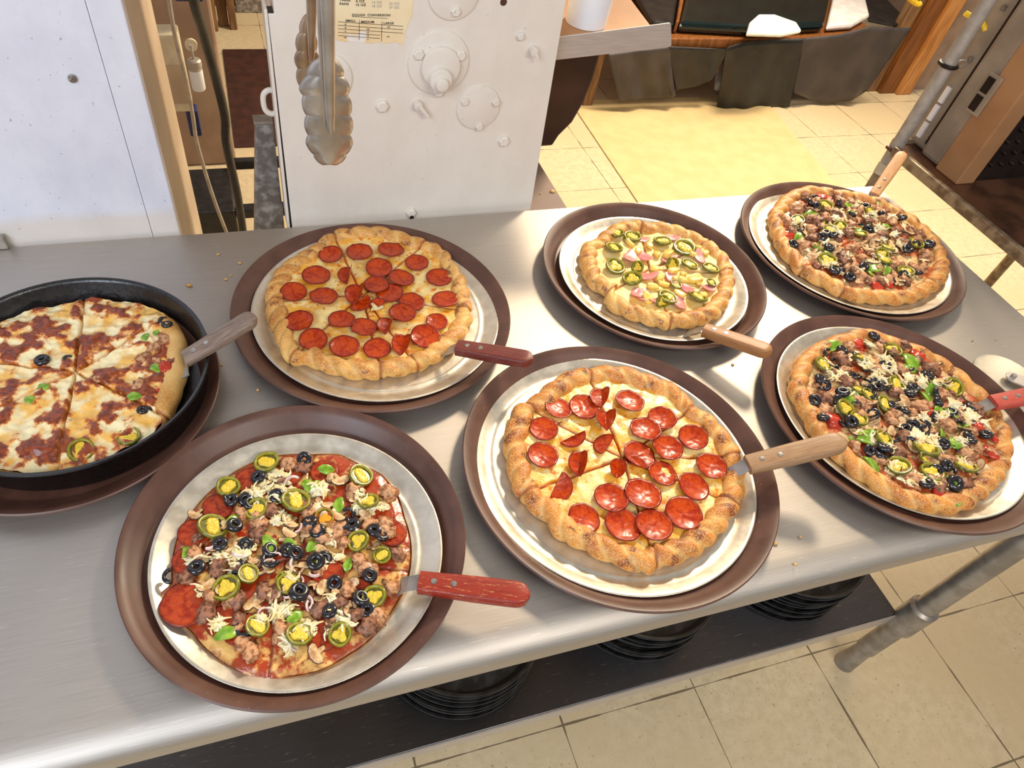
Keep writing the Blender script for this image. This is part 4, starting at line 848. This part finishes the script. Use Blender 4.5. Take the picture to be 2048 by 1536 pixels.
# galvanised box left of the machine
gb = thing('galvanised_panel', 'speckled galvanised metal panel left of the white machine', 'panel', (.03, 1.1, 0))
mb = MB(); mb.prism([(-.052, 0, .0), (.016, 0, .0), (.016, 0, .998), (-.012, 0, .998), (-.040, 0, .78)], (0, .02, 0)); mb.build('sheet', M['galv'], gb, bevel=.003)
mb = MB(); mb.box((-.014, -.003, .9985), (.016, .023, 1.004)); mb.build('rim', M['pipe'], gb, bevel=.001)
# things in the gap between wall and machine
def px3(L_): return [onN(x, y, n_) for x, y, n_ in L_]
mb = MB(); mb.tube(spline(px3([(383, -60, 1.50), (388, 0, 1.52), (408, 70, 1.56), (434, 165, 1.60), (450, 235, 1.62), (453, 290, 1.62), (474, 385, 1.64), (487, 470, 1.66), (495, 560, 1.66)]), 6), .0105, 12)
tag(mb.build('black_cable', M['black'], smooth=True), 'thick black cable hanging in the gap beside the white wall', 'cable')
mb = MB(); mb.tube(spline(px3([(334, -60, 1.42), (338, 0, 1.43), (350, 70, 1.44), (374, 170, 1.46), (386, 235, 1.48), (395, 290, 1.5), (425, 390, 1.52), (455, 470, 1.54)]), 6), .0042, 10)
tag(mb.build('thin_conduit', M['pole'], smooth=True), 'thin grey conduit tube running down beside the beige wall end', 'conduit')
q = onN(362, 150, 1.56); bx = thing('junction_box', 'cream junction box on the beige wall end in the gap', 'box', q)
a1, a2 = onN(336, 72, 1.55), onN(386, 226, 1.55)
mb = MB(); mb.box((-.034, -.005, a2.z-q.z), (.010, .05, a1.z-q.z)); mb.build('housing', M['cream'], bx, bevel=.004)
mb = MB(); mb.box((-.034, -.007, a2.z-q.z+.02), (.008, -.0052, a1.z-q.z-.06)); mb.build('cover', M['beige'], bx)
q = onN(392, 145, 1.5); tm = thing('white_valve_cylinder', 'small white cylinder with metal ring and pin in the gap', 'cylinder', q)
mb = MB(); mb.lathe([(0, -.035), (.0115, -.035), (.0135, -.032), (.0135, .006), (0, .006)], seg=28); mb.build('body', M['cup'], tm, smooth=True)
mb = MB(); mb.lathe([(0, .008), (.0128, .0065), (.0128, .010), (.0142, .012), (.0142, .024), (.011, .027), (0, .027)], seg=28); mb.build('ring_cap', M['pole'], tm, smooth=True)
mb = MB(); mb.tube([(0, 0, .027), (0, 0, .050)], .0024, 10); mb.tube([(0, 0, .050), (0, 0, .054)], .0042, 10); mb.build('pin', M['pole'], tm, smooth=True)
mb = MB(); mb.lathe([(0, 0), (.012, 0), (.012, .006), (0, .006)], (0, .018, .048), 24, 'Y'); mb.build('backing_disc', M['cream'], tm, smooth=True)
q = onN(392, 243, 1.6); mb = MB(); mb.box((q.x-.018, 1.595, q.z-.035), (q.x+.008, 1.63, q.z+.028)); tag(mb.build('blue_fitting', M['blue'], bevel=.004), 'small dark blue plastic fitting beside the thin conduit', 'fitting')
q = onN(360, 0, 1.6); mb = MB(); mb.box((q.x-.01, 1.6, q.z-.004), (q.x+.045, 1.66, q.z+.05)); tag(mb.build('blue_clip', M['blue'], bevel=.004), 'dark blue clip at the top of the gap beside the black cable', 'clip')
bk = thing('black_floor_crate', 'black metal crate frame low in the gap behind the table', 'crate', (-.08, 1.85, 0))
mb = MB(); mb.box((-.12, 0, 0), (.02, .24, .33)); mb.build('body', M['black'], bk, bevel=.006)
for k, (y, z) in enumerate([(.0, .30), (.10, .24), (.0, .12), (.22, .33)]):
    mb = MB(); mb.box((.021, y, z), (.24, y+.025, z+.03)); mb.build('bar', M['black'], bk, bevel=.003)
mb = MB(); mb.box((.021, 0, 0), (.24, .03, .10)); mb.build('front_panel', M['black'], bk)
# ------------------------------------------------------------------ tongs hanging in front
TN = .50
def tg(px, py, dy=0): return onN(px, py, TN+dy)
tr_ = thing('steel_tongs', 'stainless steel scalloped tongs hanging in front of the white machine', 'tongs', tg(655, 320))
tl0 = tr_.location.copy()
M['tong'] = simple('tong_steel', (170, 160, 150), (196, 187, 178), 40, .32, .85, bs=.1)
M['tongd'] = simple('stained_tong_steel', (150, 118, 92), (176, 150, 124), 40, .32, .85, bs=.1)
def paddle(name, outl, axis, mat, dy, depth, par):
    """scalloped spoon: px outline left/right per row, dished away from the camera"""
    V = []; F = []; NC = 14
    for (y, xl, xr) in outl:
        for j in range(NC+1):
            u = j/NC; x = xl+(xr-xl)*u; d_ = depth*(1-(2*u-1)**2)
            V.append(onN(x, y, TN+dy-d_+.0035*sin(pi*u)*sin(y*.11)*0)-tl0)
    n_ = len(outl)
    F = [(i*(NC+1)+j, i*(NC+1)+j+1, (i+1)*(NC+1)+j+1, (i+1)*(NC+1)+j) for i in range(n_-1) for j in range(NC)]
    o = mk(name, V, F, M[mat], par); md = o.modifiers.new('solid', 'SOLIDIFY'); md.thickness = .0012; return o
def scal(y0, y1, fl, fr, nl, amp):
    L_ = []; n_ = 64
    for i in range(n_+1):
        y = y0+(y1-y0)*i/n_; t_ = i/n_; s_ = amp*(abs(sin(pi*nl*t_))**.6-.5); xl = fl(t_)-s_; xr = fr(t_)+s_; L_.append((y, xl, xr))
    return L_
def ip(P):
    def f(t_):
        for (a, va), (b, vb) in zip(P, P[1:]):
            if t_ <= b: return va+(vb-va)*(t_-a)/(b-a)
        return P[-1][1]
    return f
arm_b = mk('x', [], [], M['tongd']); bpy.data.objects.remove(arm_b)
rear = scal(30, 172, ip([(0, 612), (.3, 598), (.6, 594), (1, 600)]), ip([(0, 622), (1, 640)]), 4, 7)
paddle('rear_jaw', rear, None, 'tongd', .035, .006, tr_)
front = scal(112, 328, ip([(0, 646), (.06, 630), (.15, 617), (.3, 603), (.45, 610), (.6, 614), (.8, 617), (.92, 628), (.97, 640), (1, 650)]), ip([(0, 664), (.06, 672), (.15, 684), (.3, 694), (.55, 700), (.8, 700), (.92, 692), (.97, 680), (1, 668)]), 5.5, 8)
paddle('front_jaw', front, None, 'tong', 0, .010, tr_)
def arm(name, L_, mat, dy, th):
    mb = MB(); P = [onN((a+b)/2, y, TN+dy)-tl0 for y, a, b in L_]; hw = [ (onN(b, y, TN+dy)-onN(a, y, TN+dy)).length/2 for y, a, b in L_]
    V = []; n_ = len(P); NC = 12
    for i in range(n_):
        for j in range(NC+1):
            a = pi*j/NC; V.append(P[i]+Vector((-cos(a)*hw[i], -sin(a)*th, 0)))
    F = [(i*(NC+1)+j, i*(NC+1)+j+1, (i+1)*(NC+1)+j+1, (i+1)*(NC+1)+j) for i in range(n_-1) for j in range(NC)]+[tuple(range(NC+1)), tuple((n_-1)*(NC+1)+j for j in range(NC+1))]+[(i*(NC+1), (i+1)*(NC+1), (i+1)*(NC+1)+NC, i*(NC+1)+NC) for i in range(n_-1)]
    o = fixn(mk(name, V, F, M[mat], tr_)); autosm(o, 60); return o
arm('front_arm', [(-420, 626, 664), (-60, 636, 670), (0, 638, 670), (60, 641, 670), (150, 645, 670), (220, 649, 670), (256, 652, 669), (262, 656, 666)], 'tong', -.017, .006)
arm('front_arm_flange', [(-420, 618, 628), (0, 632, 642), (120, 638, 646), (200, 644, 650), (248, 648, 652)], 'tong', -.016, .0025)
arm('rear_arm', [(-420, 606, 628), (0, 612, 634), (60, 614, 632), (110, 616, 630), (130, 619, 623)], 'tongd', .024, .004)
mb = MB(); q = onN(632, -420, TN)-tl0; mb.tube(spline([q+Vector((-.010, .02, 0)), q+Vector((-.006, .012, .03)), q+Vector((0, 0, .038)), q+Vector((.004, -.01, .03)), q+Vector((.006, -.012, 0))], 5), .004, 10); mb.build('hinge_loop', M['tong'], tr_, smooth=True)
# ------------------------------------------------------------------ cart at the right
PX, PY = 1.418, 1.108
pl = thing('rolling_rack', 'metal rack with a round pole and a rusty brown shelf at the right', 'rack', (PX, PY, 0))
mb = MB(); mb.tube([(0, 0, .852), (0, 0, 2.0)], .0145, 20); mb.build('pole', M['pole'], pl, smooth=True)
mb = MB(); mb.tube([(0, 0, .0), (0, 0, .828), ], .0140, 20); mb.build('lower_pole', M['rustrim'], pl, smooth=True)
mb = MB(); mb.tube([(0, 0, .826), (0, 0, .852)], .0155, 20); mb.build('collar', M['cream'], pl, smooth=True)
ZS = .907
mb = MB(); mb.box((-.020, -1.55, ZS-.022), (.75, .010, ZS-.0155)); mb.build('shelf', M['rust'], pl)
mb = MB(); mb.box((-.034, -1.55, ZS-.023), (-.0205, -.02, ZS)); mb.build('shelf_rim', M['rustrim'], pl, bevel=.003)
mb = MB(); mb.box((-.0, .0105, ZS-.023), (.75, .022, ZS-.004)); mb.build('rear_rim', M['rustrim'], pl, bevel=.003)
for x, y in ((.72, 0), (.72, -1.53), (0, -1.53)):
    mb = MB(); mb.tube([(x, y, 0), (x, y, ZS-.0225)], .014, 14); mb.build('leg', M['rustrim'], pl, smooth=True)
zc = 1.077
hk = thing('hook_clamp', 'dark ring clamp with a wire hook around the rack pole', 'clamp', (PX, PY, zc))
mb = MB(); mb.tube([(.0175*cos(a), .0175*sin(a), 0) for a in [2*pi*k/24 for k in range(25)]], .0042, 8); mb.build('ring', M['perf'], hk, smooth=True)
mb = MB(); mb.tube(spline([(.018, 0, 0), (.03, .003, .006), (.045, .004, .006), (.055, .004, .0), (.045, .002, -.005), (.018, -.006, -.003)], 5), .0018, 8); mb.build('wire_hook', M['pole'], hk, smooth=True)
# warming cabinet on the shelf
ZC = ZS-.0153
wc = thing('warming_cabinet', 'grey-brown metal cabinet with tan strip and perforated dark side on the rack', 'cabinet', (1.47, .95, ZC))
mb = MB(); mb.box((.004, .085, 0), (.60, .20, .75)); mb.build('housing', M['greym'], wc, bevel=.008)
mb = MB(); mb.box((-.012, .068, .0), (.035, .130, .40)); fr_ = mb.build('door_frame', M['greym'], wc, bevel=.010)
mb = MB(); mb.box((-.004, .131, .02), (.0035, .136, .42)); mb.tube([(-.004, .134, .42), (.0, .125, .435), (.02, .11, .44), (.06, .10, .44)], .004, 8); mb.build('gasket', M['perf'], wc)
mb = MB(); mb.box((-.020, .0, .0), (.030, .067, .46)); mb.build('tan_strip', M['tan'], wc, bevel=.003)
mb = MB(); mb.box((.031, .010, .0), (.60, .030, .60)); pf = mb.build('perforated_panel', M['perf'], wc)
mb = MB()
for i in range(14):
    for k in range(16):
        x = .05+i*.030+(k % 2)*.015; z = .04+k*.026
        mb.tube([(x-.006, .0095, z+.003), (x+.006, .0075, z-.003)], [.002, .0035], 6)
mb.build('vent_louvres', M['perf'], pf)
mb = MB(); mb.box((-.0245, .050, .125), (-.0205, .085, .205)); lt = mb.build('latch', M['greym'], wc, bevel=.002)
for z in (.132, .168):
    mb = MB(); mb.box((-.0262, .062, z), (-.0247, .080, z+.030)); mb.build('latch_slot', M['perf'], lt)
for k, z in enumerate((.02, .060, .100)):
    mb = MB(); mb.box((-.002, .158, z), (.0035, .170, z+.034)); mb.build('slot', M['paper'], wc)
for k, z in enumerate((.19, .29, .34)):
    mb = MB(); mb.box((-.001, .155, z), (.0035, .165, z+.010)); mb.build('stud', M['screw'], wc)
mb = MB(); mb.tube(spline([onN(x, y, 3.0) for x, y in [(1780, -60), (1815, -8), (1835, 8), (1842, 6)]], 5), .012, 8); tag(mb.build('loose_yellow_cord', M['yellow'], smooth=True), 'yellow cord hanging by the back wall left of the pine post', 'cord')  # a yellow cord, modelled as a round tube
mb = MB(); q_ = onN(1966, 46, 1.13); mb.tube([onN(1930, 26, 1.17), onN(1944, 34, 1.16), onN(1958, 42, 1.14), q_, Vector((1.476, 1.12, q_.z-.01))], .005, 10); tag(mb.build('loose_yellow_cord', M['yellow'], smooth=True), 'short yellow cord just right of the rack pole', 'cord')  # end of a yellow cord running to the cabinet
# ------------------------------------------------------------------ low bench draped with black plastic
BN = 2.99
bn = thing('low_bench', 'low wooden bench under black plastic sheets behind the table', 'bench', (2.6, 3.4, 0))
mb = MB(); mb.box((-1.0, -.40, .30), (.70, .62, .345)); mb.build('bench_top', M['w_post2'], bn, bevel=.004)
for x in (-.95, 0, .62):
    for y in (-.36, .56):
        mb = MB(); mb.box((x, y, 0), (x+.05, y+.05, .2995)); mb.build('leg', M['w_dirty'], bn)
def drape(name, label, cat, pts, mat, n_=BN, fold=.012, th=.004, seed=0, N=26):
    """hanging sheet: outline px given as top edge list and bottom edge list"""
    top, bot = pts; V = []; rows = 14
    def lerp(L_, u):
        k = u*(len(L_)-1); i = min(int(k), len(L_)-2); f = k-i; return (L_[i][0]*(1-f)+L_[i+1][0]*f, L_[i][1]*(1-f)+L_[i+1][1]*f)
    for r in range(rows+1):
        v = r/rows
        for c_ in range(N+1):
            u = c_/N; a = lerp(top, u); b = lerp(bot, u); x = a[0]+(b[0]-a[0])*v; y = a[1]+(b[1]-a[1])*v
            V.append(onN(x, y, n_-.005-fold*v*(1+sin(u*9+seed)+.6*sin(u*21+seed*2+v*2))))
    F = [(r*(N+1)+c_, r*(N+1)+c_+1, (r+1)*(N+1)+c_+1, (r+1)*(N+1)+c_) for r in range(rows) for c_ in range(N)]
    o = mk(name, V, F, M[mat]); md = o.modifiers.new('solid', 'SOLIDIFY'); md.thickness = th
    return tag(o, label, cat)
drape('plastic_sheet', 'dark grey folded plastic sheet hanging right of the dough chute', 'sheet', ([(1215, 108), (1280, 100), (1345, 92)], [(1238, 205), (1290, 198), (1345, 196), (1352, 190)]), 'bag2', seed=1)
drape('plastic_sheet', 'small black plastic sheet hanging in the shaded middle of the bench', 'sheet', ([(1335, 92), (1400, 95), (1452, 98)], [(1352, 180), (1395, 172), (1425, 160), (1448, 112)]), 'bag', seed=3, fold=.006)
drape('plastic_sheet', 'wide black plastic sheet hanging from the bench, behind the jalapeno pizza tray', 'sheet', ([(1452, 95), (1490, 82), (1560, 78), (1610, 76)], [(1432, 222), (1480, 222), (1530, 217), (1578, 214)]), 'bag', seed=5)
drape('plastic_sheet', 'wide brownish grey plastic sheet hanging at the right end of the bench', 'sheet', ([(1606, 76), (1680, 68), (1740, 52), (1822, 56)], [(1585, 185), (1635, 205), (1700, 202), (1735, 180)]), 'bag2', seed=8)
def slab(name, label, cat, px, mat, z, th, puff=0):
    P = [at(x, y, z) for x, y in px]; mb = MB(); mb.prism(P, (0, 0, th)); o = mb.build(name, M[mat], bevel=min(.02, th*.45)); return tag(o, label, cat)
slab('black_plastic_tub', 'glossy black-green plastic tub lying on the low bench', 'tub', [(1352, 66), (1500, 74), (1640, 66), (1660, -20), (1690, -90), (1385, -90), (1368, 0)], 'green', .350, .05)
slab('black_plastic_tub', 'black plastic tub behind the steel side shelf', 'tub', [(1300, 60), (1343, 66), (1354, 0), (1363, -60), (1230, -60)], 'bag', .350, .04)
slab('timber_batten', 'brown timber batten between the two black tubs', 'batten', [(1345, 66), (1351, 66), (1374, -40), (1362, -40)], 'w_post2', .351, .055)
slab('white_cloth', 'folded white cloth on the edge of the low bench', 'cloth', [(1490, 74), (1496, 52), (1514, 36), (1545, 36), (1590, 52), (1600, 68), (1560, 76)], 'cloth', .405, .02)
slab('paper_pile', 'pile of white papers on the bench right of the glossy tub', 'papers', [(1648, 64), (1656, 30), (1664, -5), (1724, -5), (1734, 40), (1700, 60)], 'paper', .352, .03)
slab('black_plastic_sheet', 'black plastic sheet over the right end of the bench', 'sheet', [(1735, 44), (1730, 0), (1728, -30), (1760, -10), (1818, 50), (1780, 54)], 'bag', .350, .012)
slab('plastic_bag', 'clear pale plastic bag under the bench edge', 'bag', [(1425, 185), (1430, 140), (1450, 122), (1458, 160), (1448, 185)], 'cloth', .02, .06)
